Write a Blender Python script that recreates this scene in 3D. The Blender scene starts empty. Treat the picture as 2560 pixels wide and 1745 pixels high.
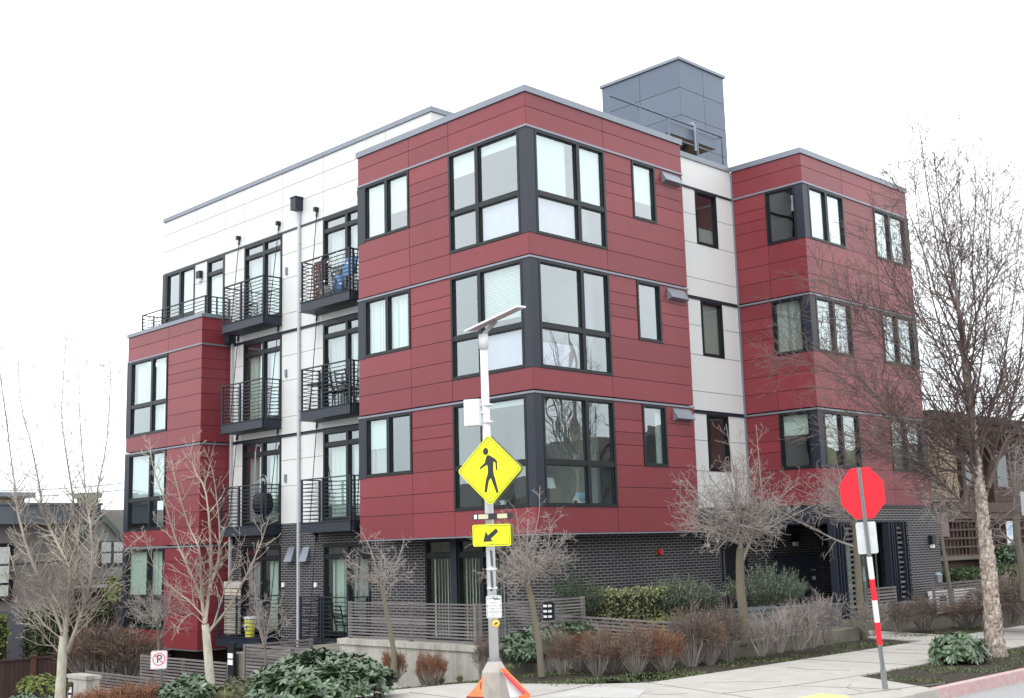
import bpy, math, random
from mathutils import Vector, Matrix, noise
random.seed(11)
S = bpy.context.scene
COL = S.collection
# ------------------------------------------------------------------ camera
CAM = Vector((-18.675, -18.1656, -0.2981)); FPX = 3000.33
yaw, pit, rol = math.radians(45.193), math.radians(9.43), math.radians(-1.56)
F_ = Vector((math.cos(yaw)*math.cos(pit), math.sin(yaw)*math.cos(pit), math.sin(pit)))
R_ = Vector((math.sin(yaw), -math.cos(yaw), 0)); U_ = R_.cross(F_)
R2 = R_*math.cos(rol)+U_*math.sin(rol); U2 = U_*math.cos(rol)-R_*math.sin(rol)
cd = bpy.data.cameras.new("camera"); cam = bpy.data.objects.new("camera", cd); COL.objects.link(cam)
cd.sensor_width = 36; cd.lens = FPX/2560*36; cd.clip_end = 2000; cd.clip_start = .1
m = Matrix((R2, U2, -F_)).transposed().to_4x4(); m.translation = CAM; cam.matrix_world = m
S.camera = cam
def at(px, py, D):
    """world point seen at photo pixel (px,py) whose depth along the view axis is D metres"""
    return CAM+(F_+R2*((px-1280)/FPX)+U2*((872.5-py)/FPX))*D
# ------------------------------------------------------------------ world, sun, exposure
w = bpy.data.worlds.new("World"); S.world = w; w.use_nodes = True
nt = w.node_tree; nt.nodes.clear()
out = nt.nodes.new('ShaderNodeOutputWorld'); bg = nt.nodes.new('ShaderNodeBackground')
sky = nt.nodes.new('ShaderNodeTexSky'); sky.sky_type = 'NISHITA'; sky.sun_disc = False
SUN_EL, SUN_AZ = math.radians(46), math.radians(198)      # azimuth measured from +X towards +Y
sky.sun_elevation = SUN_EL; sky.sun_rotation = math.radians(90)-SUN_AZ
sky.air_density = 1.0; sky.dust_density = 4.0; sky.ozone_density = 1.0
hs = nt.nodes.new('ShaderNodeHueSaturation'); hs.inputs['Saturation'].default_value = .35
tc = nt.nodes.new('ShaderNodeTexCoord'); nz = nt.nodes.new('ShaderNodeTexNoise'); nz.inputs['Scale'].default_value = 1.6; nz.inputs['Detail'].default_value = 4
cr = nt.nodes.new('ShaderNodeValToRGB'); cr.color_ramp.elements[0].position = .3; cr.color_ramp.elements[1].position = .7
cr.color_ramp.elements[0].color = (10.4, 10.9, 11.2, 1); cr.color_ramp.elements[1].color = (12.2, 12.4, 12.6, 1)
# the cloud veil: paler blue towards the horizon, dimmer on the side away from the sun
sx = nt.nodes.new('ShaderNodeSeparateXYZ'); nt.links.new(tc.outputs['Generated'], sx.inputs[0])
el = nt.nodes.new('ShaderNodeMapRange'); el.inputs[1].default_value = 0; el.inputs[2].default_value = .30; el.interpolation_type = 'SMOOTHSTEP'; nt.links.new(sx.outputs[2], el.inputs[0])
ho = nt.nodes.new('ShaderNodeMix'); ho.data_type = 'RGBA'; ho.inputs[6].default_value = (7.6, 8.3, 8.55, 1); nt.links.new(el.outputs[0], ho.inputs[0]); nt.links.new(cr.outputs[0], ho.inputs[7])
dm = nt.nodes.new('ShaderNodeMapRange'); dm.inputs[1].default_value = -1; dm.inputs[2].default_value = .1; dm.inputs[3].default_value = 1.0; dm.inputs[4].default_value = 1; nt.links.new(sx.outputs[1], dm.inputs[0])
dv = nt.nodes.new('ShaderNodeVectorMath'); dv.operation = 'SCALE'; nt.links.new(ho.outputs[2], dv.inputs[0]); nt.links.new(dm.outputs[0], dv.inputs[3])
mx = nt.nodes.new('ShaderNodeMix'); mx.data_type = 'RGBA'; mx.inputs[0].default_value = .85   # overcast veil over the clear sky
L = nt.links.new
L(sky.outputs[0], hs.inputs['Color']); L(tc.outputs['Generated'], nz.inputs['Vector']); L(nz.outputs[0], cr.inputs[0])
L(hs.outputs[0], mx.inputs[6]); L(dv.outputs[0], mx.inputs[7]); L(mx.outputs[2], bg.inputs[0]); L(bg.outputs[0], out.inputs[0])
bg.inputs[1].default_value = .1
sl = bpy.data.lights.new("sun", 'SUN'); so = bpy.data.objects.new("sun", sl); COL.objects.link(so)
sl.energy = .5; sl.angle = math.radians(18); sl.color = (1, .965, .92)
sd = Vector((math.cos(SUN_AZ)*math.cos(SUN_EL), math.sin(SUN_AZ)*math.cos(SUN_EL), math.sin(SUN_EL)))
so.rotation_euler = sd.to_track_quat('Z', 'Y').to_euler()
S.view_settings.view_transform = 'Standard'; S.view_settings.look = 'None'
S.view_settings.exposure = 1.16; S.view_settings.gamma = 1
S.render.engine = 'CYCLES'
# ------------------------------------------------------------------ materials
MATS = {}
def mat(name, col, rough=.6, metal=0, var=0, vscale=3, bump=0, bscale=20, spec=.5, stretch=(1,1,1), col2=None, island=0, kind=None, thr=(.4,.6), fine=0):
    """principled surface; var mixes the colour with col2 (or a darker tone) by object-space noise"""
    if name in MATS: return MATS[name]
    M = bpy.data.materials.new(name); M.use_nodes = True; n = M.node_tree.nodes; l = M.node_tree.links.new
    b = n['Principled BSDF']; b.inputs['Roughness'].default_value = rough; b.inputs['Metallic'].default_value = metal
    b.inputs['Specular IOR Level'].default_value = spec
    c = (*col, 1); b.inputs['Base Color'].default_value = c
    t = n.new('ShaderNodeTexCoord'); mp = n.new('ShaderNodeMapping'); mp.inputs['Scale'].default_value = stretch
    l(t.outputs['Object'], mp.inputs[0]); colout = None
    if var:
        nz = n.new('ShaderNodeTexNoise'); nz.inputs['Scale'].default_value = vscale; nz.inputs['Detail'].default_value = 6; nz.inputs['Roughness'].default_value = .65
        l(mp.outputs[0], nz.inputs['Vector'])
        r = n.new('ShaderNodeMapRange'); r.inputs[1].default_value = thr[0]-.1; r.inputs[2].default_value = thr[1]+.1; r.inputs[4].default_value = var
        l(nz.outputs[0], r.inputs[0]); x = n.new('ShaderNodeMix'); x.data_type = 'RGBA'
        l(r.outputs[0], x.inputs[0]); x.inputs[6].default_value = c; x.inputs[7].default_value = (*(col2 or tuple(v*.55 for v in col)), 1)
        colout = x.outputs[2]
    if fine and colout:
        nf = n.new('ShaderNodeTexNoise'); nf.inputs['Scale'].default_value = 38; nf.inputs['Detail'].default_value = 8; nf.inputs['Roughness'].default_value = .8; l(mp.outputs[0], nf.inputs['Vector'])
        rf = n.new('ShaderNodeMapRange'); rf.inputs[1].default_value = .3; rf.inputs[2].default_value = .7; rf.inputs[3].default_value = 1-fine; rf.inputs[4].default_value = 1+fine*.6; l(nf.outputs[0], rf.inputs[0])
        hf = n.new('ShaderNodeHueSaturation'); l(colout, hf.inputs['Color']); l(rf.outputs[0], hf.inputs['Value']); colout = hf.outputs[0]
    if island:
        g = n.new('ShaderNodeNewGeometry'); r = n.new('ShaderNodeMapRange'); r.inputs[3].default_value = 1-island; r.inputs[4].default_value = 1+island
        l(g.outputs['Random Per Island'], r.inputs[0]); x = n.new('ShaderNodeHueSaturation')
        if colout: l(colout, x.inputs['Color'])
        else: x.inputs['Color'].default_value = c
        l(r.outputs[0], x.inputs['Value']); colout = x.outputs[0]
    if colout: l(colout, b.inputs['Base Color'])
    if bump:
        nb = n.new('ShaderNodeTexNoise'); nb.inputs['Scale'].default_value = bscale; nb.inputs['Detail'].default_value = 5
        l(mp.outputs[0], nb.inputs['Vector']); bp = n.new('ShaderNodeBump'); bp.inputs['Strength'].default_value = bump; bp.inputs['Distance'].default_value = .02
        l(nb.outputs[0], bp.inputs['Height']); l(bp.outputs[0], b.inputs['Normal'])
    MATS[name] = M; return M
def brick_mat(name, c1, c2, mortar, bw=.245, rh=.0677, ms=.006, rough=.55):
    M = bpy.data.materials.new(name); M.use_nodes = True; n = M.node_tree.nodes; l = M.node_tree.links.new; b = n['Principled BSDF']
    t = n.new('ShaderNodeTexCoord'); s = n.new('ShaderNodeSeparateXYZ'); l(t.outputs['Object'], s.inputs[0])
    a = n.new('ShaderNodeMath'); l(s.outputs[0], a.inputs[0]); l(s.outputs[1], a.inputs[1]); c = n.new('ShaderNodeCombineXYZ')
    l(a.outputs[0], c.inputs[0]); l(s.outputs[2], c.inputs[1])
    br = n.new('ShaderNodeTexBrick'); l(c.outputs[0], br.inputs[0]); br.inputs['Scale'].default_value = 1
    br.inputs['Brick Width'].default_value = bw; br.inputs['Row Height'].default_value = rh; br.inputs['Mortar Size'].default_value = ms
    br.inputs['Mortar Smooth'].default_value = .1; br.inputs['Bias'].default_value = -.1
    br.inputs['Color1'].default_value = (*c1, 1); br.inputs['Color2'].default_value = (*c2, 1); br.inputs['Mortar'].default_value = (*mortar, 1)
    nz = n.new('ShaderNodeTexNoise'); nz.inputs['Scale'].default_value = 1.2; l(t.outputs['Object'], nz.inputs[0]); r = n.new('ShaderNodeMapRange'); r.inputs[3].default_value = .7; r.inputs[4].default_value = 1.3
    l(nz.outputs[0], r.inputs[0]); h = n.new('ShaderNodeHueSaturation'); l(r.outputs[0], h.inputs['Value']); l(br.outputs[0], h.inputs['Color'])
    l(h.outputs[0], b.inputs['Base Color']); b.inputs['Roughness'].default_value = rough
    bp = n.new('ShaderNodeBump'); bp.inputs['Strength'].default_value = .6; bp.inputs['Distance'].default_value = .01; bp.invert = True
    l(br.outputs['Fac'], bp.inputs['Height']); l(bp.outputs[0], b.inputs['Normal']); MATS[name] = M; return M
def glass_mat(name, tint, refl=.26, gcol=(.92,.97,1)):
    M = bpy.data.materials.new(name); M.use_nodes = True; n = M.node_tree.nodes; l = M.node_tree.links.new; n.clear()
    o = n.new('ShaderNodeOutputMaterial'); tr = n.new('ShaderNodeBsdfTransparent'); tr.inputs[0].default_value = (*tint, 1)
    g = n.new('ShaderNodeBsdfGlossy'); g.inputs['Roughness'].default_value = .0; g.inputs[0].default_value = (*gcol, 1)
    lw = n.new('ShaderNodeLayerWeight'); pw = n.new('ShaderNodeMath'); pw.operation = 'POWER'; pw.inputs[1].default_value = 3; l(lw.outputs['Facing'], pw.inputs[0])
    ma = n.new('ShaderNodeMath'); ma.operation = 'MULTIPLY_ADD'; ma.inputs[1].default_value = .8; ma.inputs[2].default_value = refl; ma.use_clamp = True
    l(pw.outputs[0], ma.inputs[0]); x = n.new('ShaderNodeMixShader'); l(ma.outputs[0], x.inputs[0]); l(tr.outputs[0], x.inputs[1]); l(g.outputs[0], x.inputs[2])
    t = n.new('ShaderNodeTexCoord'); nz = n.new('ShaderNodeTexNoise'); nz.inputs['Scale'].default_value = 1.3; nz.inputs['Detail'].default_value = 1; l(t.outputs['Object'], nz.inputs[0])
    bp = n.new('ShaderNodeBump'); bp.inputs['Strength'].default_value = .25; bp.inputs['Distance'].default_value = .02; l(nz.outputs[0], bp.inputs['Height']); l(bp.outputs[0], g.inputs['Normal'])
    l(x.outputs[0], o.inputs[0]); MATS[name] = M; return M
RED = mat('red_panel', (.190,.0315,.040), .36, var=.5, vscale=1.6, stretch=(1.5,1.5,.35), col2=(.148,.027,.035), island=.11, spec=.34)
REDB = mat('red_joint', (.0248,.0072,.009), .8)
WHT = mat('white_panel', (.585,.59,.585), .5, var=.4, vscale=1.6, stretch=(2,2,.3), col2=(.545,.55,.545), island=.02)
WHTB = mat('white_joint', (.17,.17,.17), .8)
BRK = brick_mat('dark_brick', (.006,.0055,.008), (.016,.0125,.016), (.185,.18,.185), ms=.0098, rough=.7)
COP = mat('coping_metal', (.2,.224,.264), .42, .3, var=.3, vscale=2)
TRIM = mat('trim_metal', (.2025,.21,.2475), .4, .4)
NAVY = mat('navy_metal', (.0145,.0195,.032), .45, .0, var=.4, vscale=2, col2=(.011,.015,.026), spec=.4)
FRAME = mat('window_frame', (.006,.009,.011), .4, spec=.35)
TOWER = mat('grey_cladding', (.0955,.1248,.1732), .45, var=.3, vscale=.7, col2=(.0814,.1061,.1515), island=.06)
TOWB = mat('grey_joint', (.018,.021,.027), .8)
GLASS = glass_mat('glass', (.82,.92,.90), .24, (.90,.97,1))
GLASSD = glass_mat('glass_green', (.74,.83,.79), .12)
BLIND = mat('blind_white', (.54,.575,.56), .8)
BLINDG = mat('blind_green', (.52,.575,.51), .8)
CURT = mat('curtain_grey', (.368,.376,.368), .9, var=.5, vscale=2, stretch=(6,6,.3))
LILAC = mat('lilac_panel', (.425,.357,.476), .7, var=.6, vscale=4, col2=(.527,.493,.561))
TAN = mat('tan_drape', (.312,.273,.156), .9, var=.5, vscale=3, col2=(.2275,.195,.1105))
INT = mat('interior_wall', (.42,.42,.40), .9)
INTD = mat('interior_slab', (.168,.162,.156), .9)
PIPE = mat('downspout_grey', (.40,.42,.44), .4)
CONC = mat('concrete', (.416,.4,.36), .85, var=.9, vscale=1.6, stretch=(2.2,2.2,.22), col2=(.16,.152,.128), bump=.3, bscale=30, thr=(.5,.66), fine=.15)
CONC2 = mat('mossy_concrete', (.186,.1736,.1426), .9, var=.8, vscale=3, col2=(.0806,.0744,.0496), bump=.3)
WALK = mat('sidewalk_concrete', (.392,.374,.3484), .85, var=.75, vscale=2.6, col2=(.287,.2686,.2412), bump=.25, bscale=60, thr=(.46,.66), fine=.16)
WALKD = mat('worn_concrete', (.345,.345,.3335), .85, var=.7, vscale=3, col2=(.46,.4485,.437), bump=.2, bscale=60)
ASPH = mat('asphalt', (.2474,.2474,.2474), .9, var=.8, vscale=40, col2=(.4005,.4005,.4005), bump=.5, bscale=90, fine=.25)
SOIL = mat('soil', (.026,.022,.017), .95, var=.8, vscale=7, col2=(.058,.050,.038), bump=1, bscale=14, spec=.2)
JOINT = mat('joint_dark', (.14,.13,.12), .9)
PINK = mat('pink_kerb_paint', (.44,.24,.25), .8, var=1, vscale=9, col2=(.42,.38,.36), bump=.3, thr=(.48,.58))
KERB = mat('kerb_concrete', (.416,.384,.352), .85, var=.6, vscale=5, fine=.18)
SLAT = mat('weathered_slat', (.13,.115,.115), .85, var=.7, vscale=2.5, stretch=(.6,.6,5), col2=(.20,.185,.185), island=.22, spec=.2)
GALV = mat('galvanised', (.336,.352,.368), .38, .75, var=.5, vscale=25)
POLEW = mat('white_pole', (.64,.656,.672), .35, var=.25, vscale=6, col2=(.528,.544,.56))
YEL = mat('sign_yellow', (.80,.86,.0), .35, var=.5, vscale=5, col2=(.74,.78,.01), fine=.05)
BLK = mat('sign_black', (.012,.014,.018), .4)
WSIGN = mat('sign_white', (.697,.714,.731), .4)
REDS = mat('sign_red', (.92,.018,.035), .33)
ORG = mat('orange_plastic', (.85,.17,.05), .45, var=.4, vscale=6)
LEAFD = mat('laurel_leaf', (.060,.100,.050), .30, island=.5, spec=.8)
LEAFB = mat('laurel_leaf_pale', (.08,.116,.068), .5, island=.3)
LEAFR = mat('rosemary_leaf', (.135,.165,.115), .7, island=.4)
LEAFY = mat('variegated_leaf', (.165,.175,.075), .6, island=.75)
LEAFG = mat('hedge_leaf', (.055,.085,.03), .6, island=.4)
LEAFYG = mat('yellow_green_leaf', (.112,.14,.0245), .6, island=.4)
GRASSM = mat('dry_grass', (.195,.2025,.105), .8, island=.35)
WEED = mat('weed_green', (.075,.10,.035), .8, island=.6)
BARKL = mat('pale_bark', (.50,.48,.42), .8, var=.8, vscale=14, col2=(.27,.25,.16), bump=.5, stretch=(1,1,.4))
BARKM = mat('mossy_bark', (.150,.132,.105), .9, var=.7, vscale=5, col2=(.165,.155,.08), bump=.6, thr=(.5,.6))
BARKG = mat('grey_bark', (.17,.15,.13), .9, var=.8, vscale=10, col2=(.09,.08,.065), bump=.6)
TWIGL = mat('pale_twig', (.175,.135,.118), .8, var=.9, vscale=1.1, col2=(.42,.38,.31))
TWIGG = mat('grey_twig', (.21,.18,.165), .8, var=.6, vscale=3, col2=(.34,.31,.28))
TWIGD = mat('dark_twig', (.075,.052,.048), .8, var=.7, vscale=1.5, col2=(.16,.115,.10))
BARB = mat('rust_twig', (.15,.10,.075), .8, island=.4)
BARBO = mat('orange_twig', (.186,.0837,.0434), .8, island=.4)
STEM = mat('grey_stem', (.23,.20,.185), .8, island=.35)
BROWNF = mat('brown_fence_wood', (.063,.0348,.0288), .7, var=.7, vscale=3, stretch=(4,4,.3), col2=(.039,.0228,.0204), island=.15)
BLUE = mat('blue_fabric', (.112,.252,.518), .6, var=.3)
WOODB = mat('dark_red_wood', (.10,.035,.035), .7)
YELP = mat('yellow_plastic', (.75,.70,.08), .5)
# ------------------------------------------------------------------ mesh builder
class MB:
    def __init__(s): s.v = []; s.f = []; s.m = []; s.sm = []; s.k = 0; s.smooth = False
    def face(s, *i): s.f.append(tuple(i)); s.m.append(s.k); s.sm.append(s.smooth)
    def add(s, vs): b = len(s.v); s.v += [tuple(q) for q in vs]; return b
    def box(s, x0, x1, y0, y1, z0, z1):
        if x0 > x1: x0, x1 = x1, x0
        if y0 > y1: y0, y1 = y1, y0
        if z0 > z1: z0, z1 = z1, z0
        b = s.add([(x0,y0,z0),(x1,y0,z0),(x1,y1,z0),(x0,y1,z0),(x0,y0,z1),(x1,y0,z1),(x1,y1,z1),(x0,y1,z1)])
        for q in ((0,3,2,1),(4,5,6,7),(0,1,5,4),(1,2,6,5),(2,3,7,6),(3,0,4,7)): s.face(*[b+i for i in q])
    def obox(s, c, ax, ay, az, hx, hy, hz):
        P = [c+ax*(hx*i)+ay*(hy*j)+az*(hz*k) for k in (-1,1) for i, j in ((-1,-1),(1,-1),(1,1),(-1,1))]
        b = s.add(P)
        for q in ((0,3,2,1),(4,5,6,7),(0,1,5,4),(1,2,6,5),(2,3,7,6),(3,0,4,7)): s.face(*[b+i for i in q])
    def bar(s, a, b, w, h=None):
        a = Vector(a); b = Vector(b); d = b-a; Ln = d.length; d.normalize()
        u = Vector((0,0,1)) if abs(d.z) < .9 else Vector((1,0,0)); x = d.cross(u).normalized(); y = x.cross(d)
        s.obox((a+b)/2, d, x, y, Ln/2, w/2, (h or w)/2)
    def tube(s, pts, rad, n=6, cap=True):
        pts = [Vector(p) for p in pts]; k = len(pts)
        if not isinstance(rad, (list, tuple)): rad = [rad]*k
        d0 = (pts[1]-pts[0]).normalized(); u = Vector((0,0,1)) if abs(d0.z) < .8 else Vector((1,0,0)); x = d0.cross(u).normalized()
        b = len(s.v)
        for i, p in enumerate(pts):
            d = (pts[min(i+1,k-1)]-pts[max(i-1,0)])
            if d.length < 1e-9: d = d0
            d.normalize(); x = (x-d*x.dot(d))
            if x.length < 1e-6: x = d.orthogonal()
            x.normalize(); y = d.cross(x); r = rad[i]
            for j in range(n):
                a = 2*math.pi*j/n; q = p+x*(math.cos(a)*r)+y*(math.sin(a)*r); s.v.append((q.x,q.y,q.z))
        for i in range(k-1):
            for j in range(n):
                j2 = (j+1) % n; s.face(b+i*n+j, b+i*n+j2, b+(i+1)*n+j2, b+(i+1)*n+j)
        if cap and n > 2:
            s.f.append(tuple(b+j for j in reversed(range(n)))); s.m.append(s.k); s.sm.append(False)
            s.f.append(tuple(b+(k-1)*n+j for j in range(n))); s.m.append(s.k); s.sm.append(False)
    def prism(s, pts, o, ax, ay, az, t):
        """2-D outline pts in axes ax,ay at origin o, thickness t along az"""
        n = len(pts); b = s.add([o+ax*p[0]+ay*p[1] for p in pts]+[o+ax*p[0]+ay*p[1]+az*t for p in pts])
        s.face(*[b+i for i in reversed(range(n))]); s.face(*[b+n+i for i in range(n)])
        for i in range(n): j = (i+1) % n; s.face(b+i, b+j, b+n+j, b+n+i)
    def boxes(s):
        return [(*[q for k in range(3) for q in (min(v[k] for v in s.v[i:i+8]), max(v[k] for v in s.v[i:i+8]))],) for i in range(0, len(s.v), 8)]
    def build(s, name, mats, parent=None, **kw):
        me = bpy.data.meshes.new(name); me.from_pydata(s.v, [], s.f)
        if not isinstance(mats, (list, tuple)): mats = [mats]
        for q in mats: me.materials.append(q)
        me.polygons.foreach_set('material_index', s.m); me.polygons.foreach_set('use_smooth', s.sm); me.update()
        o = bpy.data.objects.new(name, me); COL.objects.link(o)
        if parent: o.parent = parent
        for k, q in kw.items(): o[k] = q
        return o
def thing(name, label, cat, group=None, loc=(0,0,0)):
    o = bpy.data.objects.new(name, None); o.empty_display_size = .2; COL.objects.link(o); o.location = loc
    o['label'] = label; o['category'] = cat
    if group: o['group'] = group
    return o
def tag(o, label, cat, group=None):
    o['label'] = label; o['category'] = cat
    if group: o['group'] = group
    return o
def copy_tree(o, loc=None, rz=None, sc=None, label=None, parent=None):
    c = o.copy(); COL.objects.link(c)
    if parent: c.parent = parent
    if loc is not None: c.location = loc
    if rz is not None: c.rotation_euler[2] = rz
    if sc is not None: c.scale = sc
    if label: c['label'] = label
    for ch in list(o.children): copy_tree(ch, parent=c)
    return c
X3, Y3, Z3 = Vector((1,0,0)), Vector((0,1,0)), Vector((0,0,1))
def text(mb, string, o, ax, ay, az, size, t=.004, align='CENTER'):
    """extruded lettering added to mb"""
    cu = bpy.data.curves.new('t', 'FONT'); cu.body = string; cu.size = size; cu.extrude = t; cu.align_x = align; cu.align_y = 'CENTER'; cu.resolution_u = 2
    ob = bpy.data.objects.new('t', cu); COL.objects.link(ob); dg = bpy.context.evaluated_depsgraph_get(); me = bpy.data.meshes.new_from_object(ob.evaluated_get(dg))
    b = mb.add([o+ax*v.co.x+ay*v.co.y+az*v.co.z for v in me.vertices])
    for p in me.polygons: mb.face(*[b+i for i in p.vertices])
    bpy.data.objects.remove(ob); bpy.data.curves.remove(cu); bpy.data.meshes.remove(me)
# ------------------------------------------------------------------ ground
GZ = -2.42
def G(x, y):
    s = min(1, max(0, (1.5+max(0, y-2.5)*4-x)/2.5)); s = s*s*(3-2*s)
    t = max(0, y+4.2); t = t*t/3 if t < 1.5 else t-.75
    return GZ-.12*min(t, 26)*s
def axis(pts):
    r = []
    for a, b, st in pts:
        n = max(1, round((b-a)/st)); r += [a+(b-a)*i/n for i in range(n)]
    return r+[pts[-1][1]]
def sheet(name, xs, ys, fz, m, **kw):
    mb = MB(); mb.smooth = True
    for y in ys:
        for x in xs: mb.v.append((x, y, fz(x, y)))
    nx = len(xs)
    for j in range(len(ys)-1):
        for i in range(nx-1): mb.face(j*nx+i, j*nx+i+1, (j+1)*nx+i+1, (j+1)*nx+i)
    return mb.build(name, m, **kw)
xs = axis([(-400,-60,80),(-60,-10,5),(-10,4,.5),(4,20,2),(20,60,8),(60,600,90)]); ys = axis([(-400,-60,80),(-60,-10,5),(-10,26,.6),(26,60,6),(60,600,90)])
sheet('road', xs, ys, lambda x, y: G(x, y)-.15, ASPH, kind='structure')
bx = axis([(-8.95,3,.4),(3,20,1.5),(20,60,8)]); by = axis([(-4.9,26,.35),(26,60,5)])
def bumpy(x, y):
    e = .0 if (y < -5.95) else .035*noise.noise(Vector((x*1.3, y*1.3, 0)))
    return G(x, y)+e-.02
sheet('planting_bed', bx, by, bumpy, SOIL, kind='structure')
sheet('planting_bed', axis([(-2.3,20,.35),(20,60,6)]), axis([(-9.74,-4.9,.3)]), bumpy, SOIL, kind='structure')
def flat(name, pts, z, m, t=.1, **kw):
    mb = MB(); mb.prism([(p[0], p[1]) for p in pts], Vector((0,0,z-t)), X3, Y3, Z3, t); return mb.build(name, m, **kw)
def slope_strip(mb, x0, x1, y0, y1, off, st=.5):
    ys = axis([(y0, y1, st)]); b = len(mb.v)
    for y in ys:
        for x in (x0, x1): mb.v.append((x, y, G(-5, y)+off))
    for i in range(len(ys)-1): mb.face(b+2*i, b+2*i+1, b+2*i+3, b+2*i+2)
AC, AR = (-4.1, -4.9), 4.85
arc = [(AC[0]+AR*math.cos(a), AC[1]+AR*math.sin(a)) for a in [math.radians(270-6*i) for i in range(16)]]
# corner plaza, right and left sidewalks
flat('sidewalk', [(-1.2,-8.07),(-2.1,-9.75)]+arc[:]+[(-8.95,-3.6),(-4.95,-3.6),(-4.85,-4.2),(-4.3,-5.2),(-3.67,-5.88),(-1.2,-5.9)], GZ+.004, WALK, kind='structure')
flat('sidewalk', [(-1.2,-8.07),(60,-8.07),(60,-5.9),(-1.2,-5.9)], GZ+.003, WALK, kind='structure')
mb = MB(); slope_strip(mb, -7.15, -4.95, -3.6, 26, .006); mb.build('sidewalk', WALK, kind='structure')
flat('footpath', [(5.3,-5.9),(6.9,-5.9),(7.1,-4.9),(8.4,-.2),(6.6,-.2),(5.5,-4.6)], GZ+.002, WALK, kind='structure')
flat('entrance_bounce_slab', [(5.6,-2.4),(12.7,-2.4),(12.7,.5),(5.6,.5)], GZ+.01, WALK, kind='structure')  # pale floor slab added to bounce light into the entrance recess
mb = MB()                                                       # scored joints and worn ramp plate
def line(a, b, w=.018, z=GZ+.008): mb.bar((a[0],a[1],z-.01), (b[0],b[1],z-.01), w, .02)
for a, b in (((-4.2,-7.65),(-2.9,-7.95)),((-2.88,-7.94),(-2.5,-9.5)),((-4.2,-7.65),(-4.6,-8.9)),((-2.9,-7.95),(-1.2,-8.1)),((-3.7,-5.9),(-4.2,-7.65)),((-4.3,-5.3),(-8.9,-6.1)),((-1.4,-9.62),(-3.9,-9.1)),((-6.6,-3.6),(-6.9,-9.2))): line(a, b)
for k in range(14): line((.7+k*1.9,-8.05),(.7+k*1.9,-5.92))
rc = random.Random(8)
for (x, y, a, n_) in ((-.6,-7.6,1.9,7),(3.2,-6.4,-1.0,6),(-4.4,-7.2,2.6,8),(-3.2,-6.6,-.4,7),(5.6,-7.4,1.7,5),(-5.6,-6.6,.6,6),(-2.3,-8.6,2.9,6)):
    p = [x, y]
    for k in range(n_):
        a += rc.uniform(-.6, .6); q = [p[0]+.17*math.cos(a), p[1]+.17*math.sin(a)]
        if math.hypot(q[0]-AC[0], q[1]-AC[1]) < AR-.3 or (q[0] > -1.2 and -8 < q[1] < -6): line(p, q, .006)
        p = q
mb.build('sidewalk_joints', JOINT, kind='structure')
flat('ramp_plate', [(-5.86,-5.81),(-4.5,-5.39),(-4.46,-6.47),(-5.21,-6.93)], GZ+.012, WALKD, .1, kind='structure')
mb = MB(); mb.box(-4.6,-3.55,-9.3,-8.83,GZ-.05,GZ+.014)
for i in range(17):
    for j in range(7): mb.box(-4.56+i*.06,-4.535+i*.06,-9.27+j*.06,-9.245+j*.06,GZ+.01,GZ+.022)
mb.build('tactile_paving', mat('tactile_yellow', (.72,.68,.25), .7, var=.6, vscale=8, col2=(.5,.48,.3)), kind='structure')
mb = MB()                                                       # kerbs: pink painted run, then bare return round the corner
mb.box(-2.2, 60, -9.9, -9.75, GZ-.3, GZ+.012); mb.build('kerb', PINK, kind='structure')
mb = MB(); ro = AR+.15
for i in range(len(arc)-1):
    a0, a1 = [math.radians(270-6*(i+q)) for q in (0,1)]
    P = [(AC[0]+r*math.cos(a), AC[1]+r*math.sin(a)) for r, a in ((AR,a0),(ro,a0),(ro,a1),(AR,a1))]
    mb.prism(P, Vector((0,0,GZ-.3)), X3, Y3, Z3, .308)
mb.prism([(-2.2,-9.75),(-2.2,-9.9),(-4.1,-9.9),(-4.1,-9.75)], Vector((0,0,GZ-.3)), X3, Y3, Z3, .306)
ysl = axis([(-4.9,26,1)])
for y0, y1 in zip(ysl, ysl[1:]):
    b = mb.add([(x, y, G(-5, y)+q) for y in (y0, y1) for x, q in ((-9.1,-.3),(-8.95,-.3),(-8.95,.012),(-9.1,.012))])
    for q in ((0,3,2,1),(4,5,6,7),(0,4,7,3),(1,2,6,5),(3,7,6,2)): mb.face(*[b+i for i in q])
mb.build('kerb', KERB, kind='structure')
# ------------------------------------------------------------------ apartment building
BLD = thing('apartment_building', 'four storey apartment block clad in red and white panels over dark brick', 'building')
class Face:
    """axis-aligned wall: kind 'X' lies in x=c and looks to -x (u=y); kind 'Y' lies in y=c and looks to -y (u=x)"""
    def __init__(s, kind, c): s.k = kind; s.c = c
    def box(s, mb, u0, u1, z0, z1, d0, d1):
        if s.k == 'X': mb.box(s.c-d1, s.c-d0, u0, u1, z0, z1)
        else: mb.box(u0, u1, s.c-d1, s.c-d0, z0, z1)
    def p(s, u, z, d=0): return Vector((s.c-d, u, z)) if s.k == 'X' else Vector((u, s.c-d, z))
    def ax(s): return (-Y3, Z3, -X3) if s.k == 'X' else (X3, Z3, -Y3)      # right, up, out as seen from outside
T1 = 9.18; HS = 3.05; JO = [.45, .75, 1.05, 1.53, 2.04, 2.5, 3.0]
skin, back = {}, {}
def cells(f, k, u0, u1, zs, lim=None, g=.007):
    if u0 > u1: u0, u1 = u1, u0
    zs = sorted(zs); lo, hi = lim or (-99, 99)
    k = k+getattr(f, 'blk', ''); skin.setdefault(k, MB()); back.setdefault(k, MB())
    for a, b in zip(zs, zs[1:]): f.box(skin[k], u0+g, u1-g, a+g, b-g, -.012, 0)
    f.box(back[k], max(u0, lo+.02), min(u1, hi-.02), zs[0]+.002, zs[-1]-.002, -.16, -.0125)
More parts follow.
